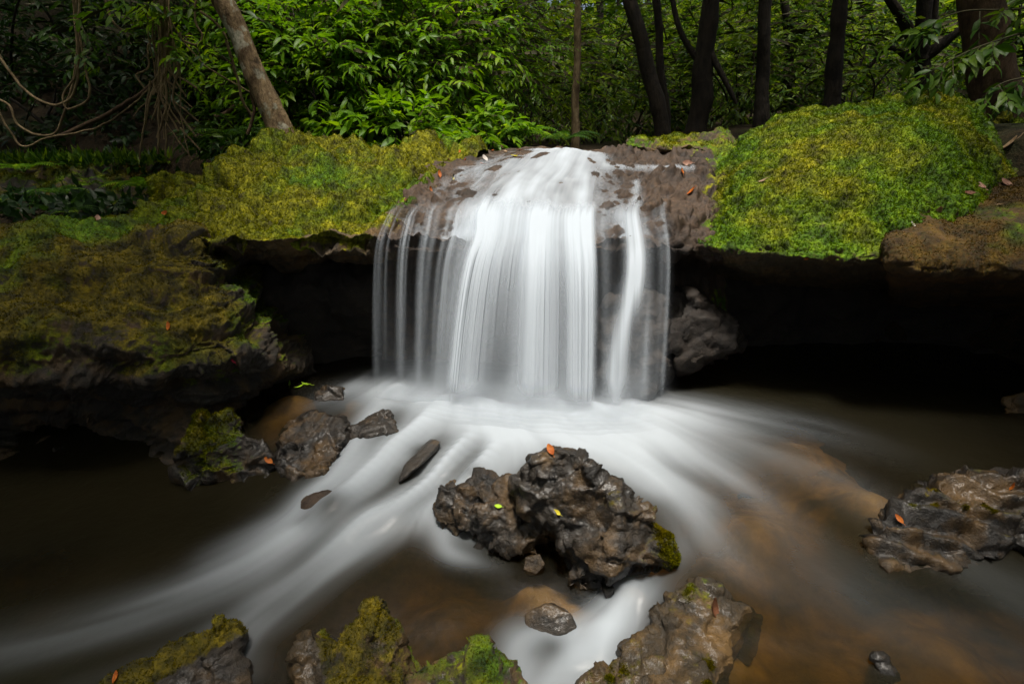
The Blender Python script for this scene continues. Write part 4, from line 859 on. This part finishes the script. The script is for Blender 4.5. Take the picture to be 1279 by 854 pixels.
# trees one can tell apart
tree('leaning tree with mottled pale bark growing from the mossy ledge', (354, 173), (276, -4), 26, 5.1, M['bark_pale'], 301, .035, 7.5, nleaf=480, crad=(1.4, 1.4, .9))
tree('thin curving pale sapling trunk beside the bright leafy bushes', (597, 178), (572, 55), 8, 7.0, M['bark_tan'], 302, .09, 7.5, nleaf=160, crad=(.7, .7, .5))
tree('very thin straight pole tree behind the bright bushes', (628, 168), (628, 0), 5, 9.0, M['bark_brown'], 303, .02, 8, nleaf=240, crad=(.9, .9, .7))
tree('slim pale grey tree standing straight upstream of the crest', (719, 182), (722, 0), 9, 8.2, M['bark_tan'], 304, .035, 9)
tree('dark leaning tree of a close pair upstream of the crest', (829, 176), (786, 0), 17, 8.0, M['bark_dark'], 305, .05, 9)
tree('thinner dark upright tree of a close pair upstream of the crest', (834, 176), (820, 0), 9, 8.3, M['bark_dark'], 306, .05, 9, limbs=[[(822, 25, 8.3, 7), (818, 5, 8.3, 5), (812, -20, 8.3, 4)]])
tree('broad black tree rising behind the edge of the green boulder', (868, 168), (888, 0), 22, 9.5, M['bark_dark'], 307, .04, 9, limbs=[[(884, 60, 9.5, 9), (905, 100, 9.3, 6), (920, 130, 9.2, 4)], [(880, 90, 9.5, 8), (850, 40, 9.6, 6), (838, -10, 9.7, 5)]])
tree('straight black tree behind the middle of the green boulder', (950, 160), (956, 0), 15, 9.2, M['bark_dark'], 308, .03, 9)
tree('black tree close behind the top of the green boulder', (1038, 140), (1050, 0), 18, 7.0, M['bark_dark'], 309, .03, 9)
tree('forked dark tree with crooked branches behind the green boulder', (1160, 140), (1150, 60), 18, 8.6, M['bark_dark'], 310, .08, 8,
     limbs=[[(1152, 75, 8.6, 14), (1130, 30, 8.6, 11), (1105, -10, 8.6, 9)], [(1156, 70, 8.6, 14), (1190, 45, 8.5, 9), (1225, 15, 8.4, 6)], [(1145, 80, 8.6, 8), (1110, 60, 8.7, 5), (1085, 85, 8.7, 4)], [(1150, 72, 8.6, 9), (1165, 30, 8.6, 7), (1170, -10, 8.6, 6)]])
tree('thick brown tree trunk behind the leaf branches and small mossy boulder', (1250, 160), (1222, -3), 46, 5.9, M['bark_brown'], 311, .02, 8)
tree('dark leaning trunk half hidden by the bright bushes', (585, 170), (612, 0), 18, 9.0, M['bark_dark'], 312, .06, 9)
for k in range(26):
    px = [20, 70, 130, 230, 420, 480, 655, 690, 745, 770, 800, 905, 925, 985, 1005, 1075, 1100, 1180, 1200, -60, 1340, 520, 560, 675, 850, 1260][k]; Y = 11 + (k * 7 % 13) * 0.9
    tree('distant slender dark forest trunk among the undergrowth', (px, 150 + 0.0 * k), (px + random.uniform(-14, 14), 0), random.uniform(6, 13) * 10 / Y, Y, M['bark_dark'], 330 + k, .05, 8, group='distant slender forest trunks', nleaf=480)

# bushes
BR = M['leaf_bright']; MD = M['leaf_mid']; DK = M['leaf_dark']
shrub('leafy_bush', 'bright green long leaved bush beside the leaning tree', 400, 6.5, 1.95, (.75, .6, .75), 520, 10, .40, .145, BR, 401)
shrub('leafy_bush', 'tall bright green bush beside the curving pale sapling', 515, 6.9, 2.2, (.85, .6, .95), 620, 10, .40, .145, BR, 402)
shrub('leafy_bush', 'yellow green bush behind the leaning tree trunk', 340, 7.6, 2.4, (.8, .6, .8), 460, 10, .40, .13, BR, 403)
shrub('leafy_bush', 'airy bush arching over the thin pole tree', 600, 8.2, 2.5, (.8, .7, .9), 440, 10, .40, .12, BR, 404)
shrub('low_bush', 'low long leaved bush at the back edge of the mossy ledge', 490, 5.9, 1.42, (.55, .3, .22), 90, 9, .30, .19, BR, 405)
shrub('low_bush', 'low bush at the foot of the curving sapling', 590, 6.2, 1.40, (.42, .3, .2), 70, 9, .30, .17, BR, 406)
shrub('low_bush', 'small dark green bush at the foot of the leaning tree', 300, 5.9, 1.35, (.45, .3, .2), 70, 9, .26, .13, MD, 407)
spec = [(660, 9.5, 2.2, 1.0, 1.1), (740, 10.5, 2.4, 1.1, 1.2), (790, 12, 2.2, 1.2, 1.4), (870, 12, 2.6, 1.3, 1.4), (700, 13, 2.3, 1.4, 1.1), (930, 10.5, 2.4, 1.2, 1.2), (990, 12, 2.8, 1.4, 1.4), (1060, 10, 2.3, 1.2, 1.2),
        (1110, 9.0, 2.0, 1.0, 1.0), (1180, 11, 2.6, 1.4, 1.5), (1270, 9, 2.3, 1.1, 1.2), (1350, 8, 2.2, 1.2, 1.2), (430, 10, 2.8, 1.3, 1.3), (560, 11.5, 2.6, 1.3, 1.2), (270, 8.8, 2.6, .9, .9), (640, 15, 2.3, 1.6, 1.2), (820, 15, 2.8, 1.7, 1.2), (1010, 16, 3.6, 1.8, 1.8), (480, 14, 3.6, 1.7, 1.6), (1230, 14, 3.6, 1.8, 1.6), (910, 17, 3.6, 2, 1.9), (750, 17, 2.6, 2, 1.2)]
WHERE = ['right behind the thin straight pole tree', 'beside the slim pale grey tree', 'behind the dark leaning tree of the pair', 'behind the broad black tree', 'in the gap behind the slim pale grey tree', 'between the broad and the straight black tree',
         'behind the straight black tree', 'around the black tree close to the boulder top', 'below the forked dark tree', 'behind the forked dark tree', 'behind the thick brown trunk', 'beyond the leaf branches by the thick brown trunk',
         'far behind the bush beside the leaning tree', 'behind the half hidden leaning trunk', 'between the hanging roots and the leaning tree', 'deep behind the thin straight pole tree', 'deep behind the close pair of dark trees', 'deep behind the black tree at the boulder top',
         'deep behind the tall bright bush', 'deep behind the thick brown trunk', 'deep behind the straight black tree', 'deep behind the slim pale grey tree']
for k, (px, Y, cz, rx, rz) in enumerate(spec):
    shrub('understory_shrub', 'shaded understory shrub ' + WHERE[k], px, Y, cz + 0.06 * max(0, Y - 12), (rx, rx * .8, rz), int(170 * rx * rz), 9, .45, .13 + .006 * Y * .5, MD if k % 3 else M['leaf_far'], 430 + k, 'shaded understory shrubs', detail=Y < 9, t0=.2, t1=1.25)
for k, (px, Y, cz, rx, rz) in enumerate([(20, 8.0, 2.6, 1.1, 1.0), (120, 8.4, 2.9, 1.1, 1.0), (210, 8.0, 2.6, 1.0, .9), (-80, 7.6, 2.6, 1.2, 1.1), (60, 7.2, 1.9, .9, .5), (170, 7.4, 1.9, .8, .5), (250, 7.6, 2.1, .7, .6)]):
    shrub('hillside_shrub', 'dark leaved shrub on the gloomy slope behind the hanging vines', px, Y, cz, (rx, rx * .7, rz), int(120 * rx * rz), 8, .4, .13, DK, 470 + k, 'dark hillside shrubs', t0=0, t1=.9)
# far wall of the forest and unseen leaf cover added overhead for shade
def leaf_cloud(name, r, P, L, mat, t0, t1, wr=.3):
    n = len(P); V, F, T = leaf_mesh(P, r.normal(size=(n, 3)) * np.array([1, 1, .5]), np.array([0, 0, 1.0]) + .7 * r.normal(size=(n, 3)), L * (.6 + .8 * r.random(n)), L * wr * (.7 + .6 * r.random(n)), False, t0 + (t1 - t0) * r.random(n))
    return obj(name, mesh_np(name, V, [F], dict(tint=T), smooth=False), mat, None, kind='stuff')
r = np.random.default_rng(501)
n = 75000; X = r.uniform(-34, 34, n); Yf = r.uniform(17, 34, n); Zf = ground_z(X, Yf) + r.random(n) ** 1.2 * 9.0
keep = fbm(np.stack([X, Yf, Zf], 1), .45, 3, 77) > -0.10
keep &= ~((np.abs(X - 0.05 * Yf - 0.2 * np.sin(Zf * 2.1)) < 0.55) & (Zf > 4.9 + 0.05 * Yf))     # a gap between two far crowns where the sky shows
leaf_cloud('distant_foliage', r, np.stack([X, Yf, Zf], 1)[keep], .42, M['leaf_far'], 0.25, 1.0)
def canopy(name, n, fn, L=.5, sd=511):
    r = np.random.default_rng(sd); P = fn(r, n); P = P[fbm(P, .5, 3, 88) > -.12]; leaf_cloud(name, r, P, L, M['leaf_far'], 0, .8)
def crowns(r, n):
    x = r.uniform(-11, 11, n); y = r.uniform(-9, 13, n); z = r.random(n)
    hole = ((x - 0.1 - 0.45 * sstep(2.5, 0.3, y) + 0.32 * np.maximum(0, y - 3.5)) / (2.3 + 0.16 * np.maximum(0, y - 3.5) - 0.24 * np.maximum(0, 2.2 - y))) ** 2 + ((y - 4.3) / 5.8) ** 2  # gap shaped to let sun onto the falls and keep the banks dark
    low = (y < -5.6) | (np.abs(x) > 6.5) & (y < 5)  # low leaves added behind and beside the camera to block side light
    zz = np.where(low, 0.8 + 7.5 * z, 5.2 + 3.0 * z)
    return np.stack([x, y, zz], 1)[(hole > 1) & ((y < 7.5) | (x < -3.5))]
canopy('shade_canopy', 24000, crowns)  # out-of-view leaves added to block light and darken the sides

# branch of long leaves hanging in front of the thick trunk
r = np.random.default_rng(521)
for lab, pts, nn_, L in (('long leaved branch arching across the thick brown trunk', [(1330, 20, 4.9), (1279, 40, 4.8), (1215, 62, 4.7), (1150, 95, 4.6)], 13, .15),
                     ('drooping leaf spray low before the thick brown trunk', [(1340, 85, 4.6), (1290, 95, 4.6), (1250, 105, 4.6), (1220, 128, 4.6)], 9, .14),
                     ('leaf spray above the small mossy boulder', [(1330, -20, 5.0), (1279, 10, 5.0), (1200, 15, 5.0), (1140, 40, 5.0)], 10, .15)):
    P = cr(np.array([PY(*p) for p in pts]), 40); t = empty('branch', tuple(P[0]), lab, 'branch'); V, F = tube(P, np.linspace(.010, .003, 40), 6); obj('stem', mesh_np('stem', V, [F]), M['twig'], t)
    i = r.integers(4, 40, nn_); D = np.gradient(P, axis=0)[i]; D /= np.linalg.norm(D, axis=1, keepdims=True); D = D + np.array([0, -.3, -.15]) + .5 * r.normal(size=(nn_, 3))
    plant_leaves('leaves', t, r, P[i], D, 9, .26, L, M['leaf_mid'], t0=.35, t1=.9)

# vines and hanging roots
def vine(label, pts, w, Y, name='vine', seed=0, parent=None, mat='vine'):
    P = cr(np.array([PY(p[0], p[1], Y + (p[2] if len(p) > 2 else 0)) for p in pts]), 12 * len(pts)); P = P + .012 * np.stack([noise(P * 9, seed), noise(P * 9 + 7, seed), noise(P * 9 + 3, seed)], 1)
    V, F = tube(P, w / FPX * Y * .5, 6); o = obj(name, mesh_np(name, V, [F]), M[mat], parent)
    if parent is None: o['label'] = label; o['category'] = 'vine'
    return o
vine('vine sweeping in a long low loop over the dark hollow', [(-20, 40), (5, 80), (30, 112), (60, 130), (85, 126), (95, 105), (98, 70), (94, 30), (92, -10)], 3.0, 5.6, seed=1)
vine('vine hanging down beside the long loop and curling back', [(100, -10), (98, 30), (104, 70), (112, 110), (106, 128), (84, 136), (80, 118), (95, 90), (100, 50)], 2.4, 5.6, seed=2)
vine('lowest slack vine loop drooping to the bank', [(-20, 120), (10, 130), (22, 155), (45, 168), (70, 165), (82, 135), (92, 100), (96, 60), (95, -10)], 2.6, 5.7, seed=3)
vine('thin vine trailing along the foot of the dark slope', [(-20, 100), (10, 160), (30, 183), (60, 172), (120, 160), (160, 135), (190, 108)], 2.2, 5.9, seed=4)
vine('dark oblique branch running from the slope up to the hanging roots', [(70, 172), (120, 150), (165, 125), (190, 105), (215, 75), (238, 42)], 5, 6.2, name='dead_branch', seed=5, mat='bark_brown')
vine('slender vine arching beside the leaning tree trunk', [(250, 15), (275, 35), (285, 60), (295, 95), (305, 130), (315, 145)], 3.2, 5.3, seed=6)
vine('thin vine curving from the roots towards the leaning tree', [(215, 30), (235, 60), (260, 85), (295, 105), (312, 115)], 1.8, 5.5, seed=7)
vine('short vine curl above the hanging roots', [(128, -5), (140, 25), (152, 38), (165, 38)], 2.6, 5.5, seed=8)
vine('vine loop hanging right of the root cluster', [(245, -5), (243, 25), (252, 45), (245, 56), (230, 52), (225, 40)], 2.4, 5.4, seed=9)
vine('forked brown root standing against the leaning tree', [(310, 168), (314, 150), (318, 135), (314, 115), (312, 90)], 4, 5.1, name='root', seed=10, mat='bark_brown')
vine('oblique dead branch behind the leaning tree', [(262, 150), (285, 140), (305, 120), (325, 95)], 6, 6.5, name='dead_branch', seed=11, mat='bark_brown')
rt = empty('hanging_roots', tuple(PY(210, 200, 5.4)), 'tangle of pale aerial roots hanging over the low bank', 'roots')
r = np.random.default_rng(531)
for k in range(22):
    x0 = 205 + r.normal() * 6; xe = 208 + r.normal() * 20; ye = r.uniform(110, 202); sp = xe - x0
    vine('', [(x0, -5, .1 * r.normal()), (x0 + r.normal() * 4, 40, .05 * r.normal()), (x0 + sp * .1 + r.normal() * 4, 85), (x0 + sp * .35 + r.normal() * 4, 85 + (ye - 85) * .5), (xe, ye)], r.uniform(1.3, 2.6), 5.4, 'root', 40 + k, rt)
for k, pts in enumerate([[(192, 45), (184, 60), (186, 85), (170, 95), (180, 110)], [(215, 125), (232, 138), (248, 152)], [(210, 80), (222, 105), (232, 122)], [(225, 160), (238, 175), (250, 187)], [(188, 100), (183, 130), (180, 155)]]):
    vine('', pts, 2.2, 5.4, 'root', 80 + k, rt)
r = np.random.default_rng(532); c = np.array([PY(205, 25, 5.4)]); nsp = 30
t = empty('leafy_creeper', tuple(c[0]), 'bright leafy creeper at the top of the hanging roots', 'creeper'); C_ = c + r.normal(size=(nsp, 3)) * np.array([.22, .15, .14]); plant_leaves('leaves', t, r, C_, r.normal(size=(nsp, 3)) * np.array([1, 1, .3]), 8, .25, .12, BR, t0=.3, t1=1)
for lab, px, py, Y, sp in (('sprig of pale leaves among the loose vines', 85, 12, 5.9, .25), ('sprig of leaves where the vine curls', 110, 50, 5.8, .12), ('leafy tips beside the leaning tree top', 250, 20, 5.2, .2)):
    c = PY(px, py, Y); t = empty('leaf_sprig', tuple(c), lab, 'leaves'); C_ = c + r.normal(size=(12, 3)) * sp; plant_leaves('leaves', t, r, C_, r.normal(size=(12, 3)) * np.array([1, 1, .3]), 7, .25, .11, MD, t0=.2, t1=.9)

# ferns and small plants on the banks
def fern(label, px, py, Y, size, seed, nf=11, mat=None, leafL=.07, group=None):
    r = np.random.default_rng(seed); b = PY(px, py, Y); t = empty('fern', tuple(b), label, 'fern', group); LVs = []; 
    for k in range(nf):
        a = 2 * math.pi * k / nf + r.normal() * .25; L = size * r.uniform(.7, 1.15); s = np.linspace(0, 1, 17)
        P = b + np.stack([math.cos(a) * L * s * .9, math.sin(a) * L * s * .9, L * (.85 * s - .75 * s ** 2)], 1); T = np.gradient(P, axis=0); T /= np.linalg.norm(T, axis=1, keepdims=True)
        S = np.cross(T, [0, 0, 1.0]); S /= np.linalg.norm(S, axis=1, keepdims=True); q = np.arange(3, 17); ll = leafL * size / .4 * np.sin(np.pi * (s[q] * .85 + .12))
        PP = np.concatenate([P[q], P[q]]); DD = np.concatenate([S[q] + .5 * T[q], -S[q] + .5 * T[q]]) + np.array([0, 0, -.2]); NN = np.zeros_like(PP) + [0, 0, 1.0]
        V, F, ti = leaf_mesh(PP, DD, NN, np.concatenate([ll, ll]), np.concatenate([ll, ll]) * .16, False, np.clip(.5 + .2 * r.normal() + .1 * r.normal(size=len(PP)), 0, 1))
        V2, F2 = tube(P, np.linspace(.004, .0015, 17), 4); obj('frond', mesh_np('frond', np.concatenate([V, V2]), [F, F2 + len(V)], dict(tint=np.concatenate([ti, np.full(len(V2), .3)])), smooth=False), mat or M['leaf_bright'], t)
    return t
fern('feathery fern behind the crest, next to the bushes', 648, 176, 6.3, .55, 601)
fern('grassy dark fern left of the slim pale grey tree', 700, 180, 7.2, .55, 602, mat=MD)
fern('fern growing from the brown slope of the hollow', 75, 245, 5.5, .34, 603, mat=MD)
fern('bright fern beside the round mossy hummock', 178, 238, 5.2, .42, 604, 13)
fern('small fern at the bottom of the hollow', 88, 268, 4.7, .22, 605, 7, mat=MD)
fern('fern on the low bank under the vines', 30, 215, 5.9, .35, 606)
fern('fern at the foot of the leaning tree', 290, 175, 5.3, .4, 607, mat=MD)
r = np.random.default_rng(541); n = 1500; px = r.uniform(-60, 200, n); px = px[noise(np.stack([px / 22, 0 * px, 0 * px], 1), 6) > -.08]; n = len(px); X = np.array([PY(a, 205, 6.3)[0] for a in px]); P = np.stack([X, 6.0 + .6 * r.random(n), 1.08 + .08 * r.random(n)], 1)
V, F, T = leaf_mesh(P, np.array([0, -.2, 1.0]) + .55 * r.normal(size=(n, 3)), r.normal(size=(n, 3)), .06 + .10 * r.random(n), .008 + .016 * r.random(n), False, .1 + .9 * r.random(n))
obj('grass', mesh_np('grass', V, [F], dict(tint=T), smooth=False), M['leaf_mid'], None, kind='stuff')
n = 12000; X = r.uniform(-9, -1.6, n); Yh = r.uniform(4.2, 10, n); k = fbm(np.stack([X, Yh, 0 * X], 1), 1.2, 3, 9) > -.05; X = X[k]; Yh = Yh[k]; n = len(X)
V, F, T = leaf_mesh(np.stack([X, Yh, ground_z(X, Yh) + .12 * r.random(n)], 1), r.normal(size=(n, 3)) + np.array([0, -.6, .3]), np.array([0, -.7, .8]) + .4 * r.normal(size=(n, 3)), .07 + .09 * r.random(n), .022 + .02 * r.random(n), False, r.random(n))
obj('ground_cover', mesh_np('ground_cover', V, [F], dict(tint=T), smooth=False), M['leaf_dark'], None, kind='stuff')

# ---------------------------------------------------------------- fallen leaves, resting on what lies under them
bpy.context.view_layer.update(); DG = bpy.context.evaluated_depsgraph_get()
SKIP = ('moss', 'pool_water', 'main_curtain', 'inner_curtain', 'left_veil', 'right_veil', 'upper_cascade')
def land(px, py, floats=False):
    d = Vector(ray(px, py)).normalized(); o = Vector((0, 0, CAMZ))
    for k in range(30):
        hit, loc, nor, i, ob, mw = scn.ray_cast(DG, o, d)
        if not hit: return None
        s = ob.name.split('.')[0]
        if s in SKIP[2:] or s == 'moss' or (s == 'pool_water' and not floats): o = loc + d * .002; continue
        return loc, (nor if nor.dot(d) < 0 else -nor)
    return None
def fallen(label, px, py, size, col, ang, tilt=.25, wr=.24, floats=False, name='fallen_leaf', group=None, curl=.55):
    h = land(px, py, floats)
    if h is None: return
    loc, nor = h; nor = np.array(nor); nor = nor + tilt * np.array([math.sin(px), math.cos(py), .6]); nor /= np.linalg.norm(nor)
    t = np.cross(nor, [math.cos(ang), math.sin(ang), .1]); t /= np.linalg.norm(t); s = np.cross(nor, t); L = size = size * .68; pr = []
    nseg = 8
    V = []
    for i in range(nseg + 1):
        u = i / nseg; w = wr * L * math.sin(math.pi * min(1, u * .92 + .04)) ** .8; z = curl * L * (u - .5) ** 2
        for k in (-1, 0, 1): V.append(t * (u - .5) * L + s * w * k * .95 + nor * (z + abs(k) * w * .35))
    V = np.array(V); V = np.concatenate([V, V - nor * .0012])
    F = []; m = 3 * (nseg + 1)
    for i in range(nseg):
        for k in (0, 1):
            a = i * 3 + k; F.append([a, a + 1, a + 4, a + 3]); F.append([a + 3 + m, a + 4 + m, a + 1 + m, a + m])
    o = empty(name, tuple(np.array(loc) + nor * .006), label, 'leaf', group)
    obj('blade', mesh_np('blade', V + np.array(loc) + nor * .006, [np.array(F)]), M['fl_' + col], o)
    p0 = np.array(loc) + nor * .008 - t * L * .5; P = np.stack([p0 + t * L * .1, p0 - t * L * .12, p0 - t * L * .28 + nor * L * .05]); Vt, Ft = tube(cr(P, 6), .0016 * (L / .08), 5)
    obj('stalk', mesh_np('stalk', Vt, [Ft]), M['fl_' + col], o)
fallen('orange leaf perched upright on the peak of the angular rock', 688, 562, .07, 'orange', .4, .9, .3)
fallen('lime yellow leaf scrap on the rubble rock', 622, 633, .045, 'lime', 1.5, .6, .3)
fallen('small yellow leaf caught in a cleft of the angular rock', 697, 640, .05, 'yellow', .8, .3)
fallen('bright orange leaf on the side of the grooved rock', 1124, 648, .06, 'orange', .3, .2)
fallen('orange leaf stuck on the top of the grooved rock', 1265, 608, .06, 'orange', 1.7, .2)
fallen('curled red brown leaf on the ochre rock', 890, 758, .11, 'brown', .2, .2, .22)
fallen('red brown leaf lying in the little chute', 790, 762, .07, 'brown', 1.0, .3)
fallen('orange leaf on the tip of the long striped rock', 146, 845, .05, 'orange', .1, .2)
fallen('orange leaf wedged between the mossy rock and the flat rock', 336, 575, .07, 'orange', 1.2, .3, .3)
fallen('crimson leaf hanging on the shelf edge of the layered bank', 290, 450, .06, 'red', 1.5, .4, .2)
for k, (dx, an) in enumerate([(-12, .3), (0, 2.6), (9, 1.2)]):
    fallen('narrow lime leaf of a floating sprig in the golden shallows', 374 + dx, 481 + (k % 2) * 3, .11, 'lime', an, .05, .10, True, group='lime leaves floating in the shallows')
fallen('pink dry leaf on the brown slab in the hollow', 122, 277, .13, 'pink', .5, .2)
fallen('rust coloured leaf at the upper end of the brown slab', 208, 266, .09, 'orange', 1.1, .2)
fallen('white crumpled leaf on the bare rock left of the crest', 605, 199, .10, 'white', .5, .6, .35)
fallen('pink leaf at the back of the bare rock left of the crest', 626, 184, .10, 'pink', .2, .2)
fallen('yellow leaf beside the white crumpled leaf', 642, 196, .08, 'yellow', 1.9, .4)
fallen('orange leaf in front of the white crumpled leaf', 603, 206, .08, 'orange', .9, .3)
fallen('lone orange leaf halfway down the bare rock left of the falls', 549, 218, .08, 'orange', .2, .2)
fallen('narrow orange leaf lower on the bare rock left of the falls', 538, 237, .07, 'orange', 1.0, .2, .18)
fallen('brown leaf near the moss border left of the falls', 508, 251, .07, 'brown', .4, .2)
fallen('pale pink leaf standing in the shelf pool right of the crest', 858, 204, .10, 'pink', 1.5, .8, .3)
fallen('orange leaf below the shelf pool right of the crest', 851, 214, .07, 'orange', .3, .2)
fallen('orange leaf on the rock touching the green boulder', 864, 240, .09, 'orange', 1.9, .3)
fallen('yellow leaf on the first step below the crest', 566, 224, .06, 'yellow', 1.0, .3)
for k, (x, y, c) in enumerate([(575, 190, 'orange'), (590, 186, 'orange'), (615, 189, 'orange'), (632, 190, 'tan'), (560, 200, 'brown'), (582, 200, 'orange'), (648, 188, 'orange')]):
    fallen('little orange brown leaf scattered on the dry rock left of the crest', x, y, .06, c, k * 1.3, .3, group='little leaves scattered left of the crest')
fallen('big curled dry tan leaf draped behind the brown ledge', 1262, 182, .20, 'tan', 1.6, .6, .28)
fallen('pink dry leaf at the top of the brown ledge', 1256, 230, .11, 'pink', .4, .3, .3)
fallen('long pale leaf lying flat on the brown ledge', 1225, 233, .11, 'pink', .1, .1, .18)
fallen('brown leaf curled beside the long pale leaf', 1210, 242, .08, 'brown', 1.1, .3)
fallen('pale leaf scrap on the face of the brown ledge', 1172, 262, .07, 'pink', .5, .2, .3)
fallen('narrow tan leaf on the face of the brown ledge', 1250, 257, .08, 'tan', .1, .1, .16)
fallen('small white leaf where the boulder meets the brown ledge', 1139, 281, .05, 'white', .5, .2)
fallen('orange leaf speck under the lip of the green boulder', 1008, 322, .04, 'orange', .3, .2)
fallen('thin tan leaf stuck in the moss of the green boulder', 954, 226, .08, 'tan', .9, .1, .14)
fallen('orange leaf fragment on the shelf of the layered bank', 212, 408, .07, 'orange', .3, .2)
fallen('tan leaf low in the dark undercut of the layered bank', 112, 524, .06, 'tan', .3, .2, .3)
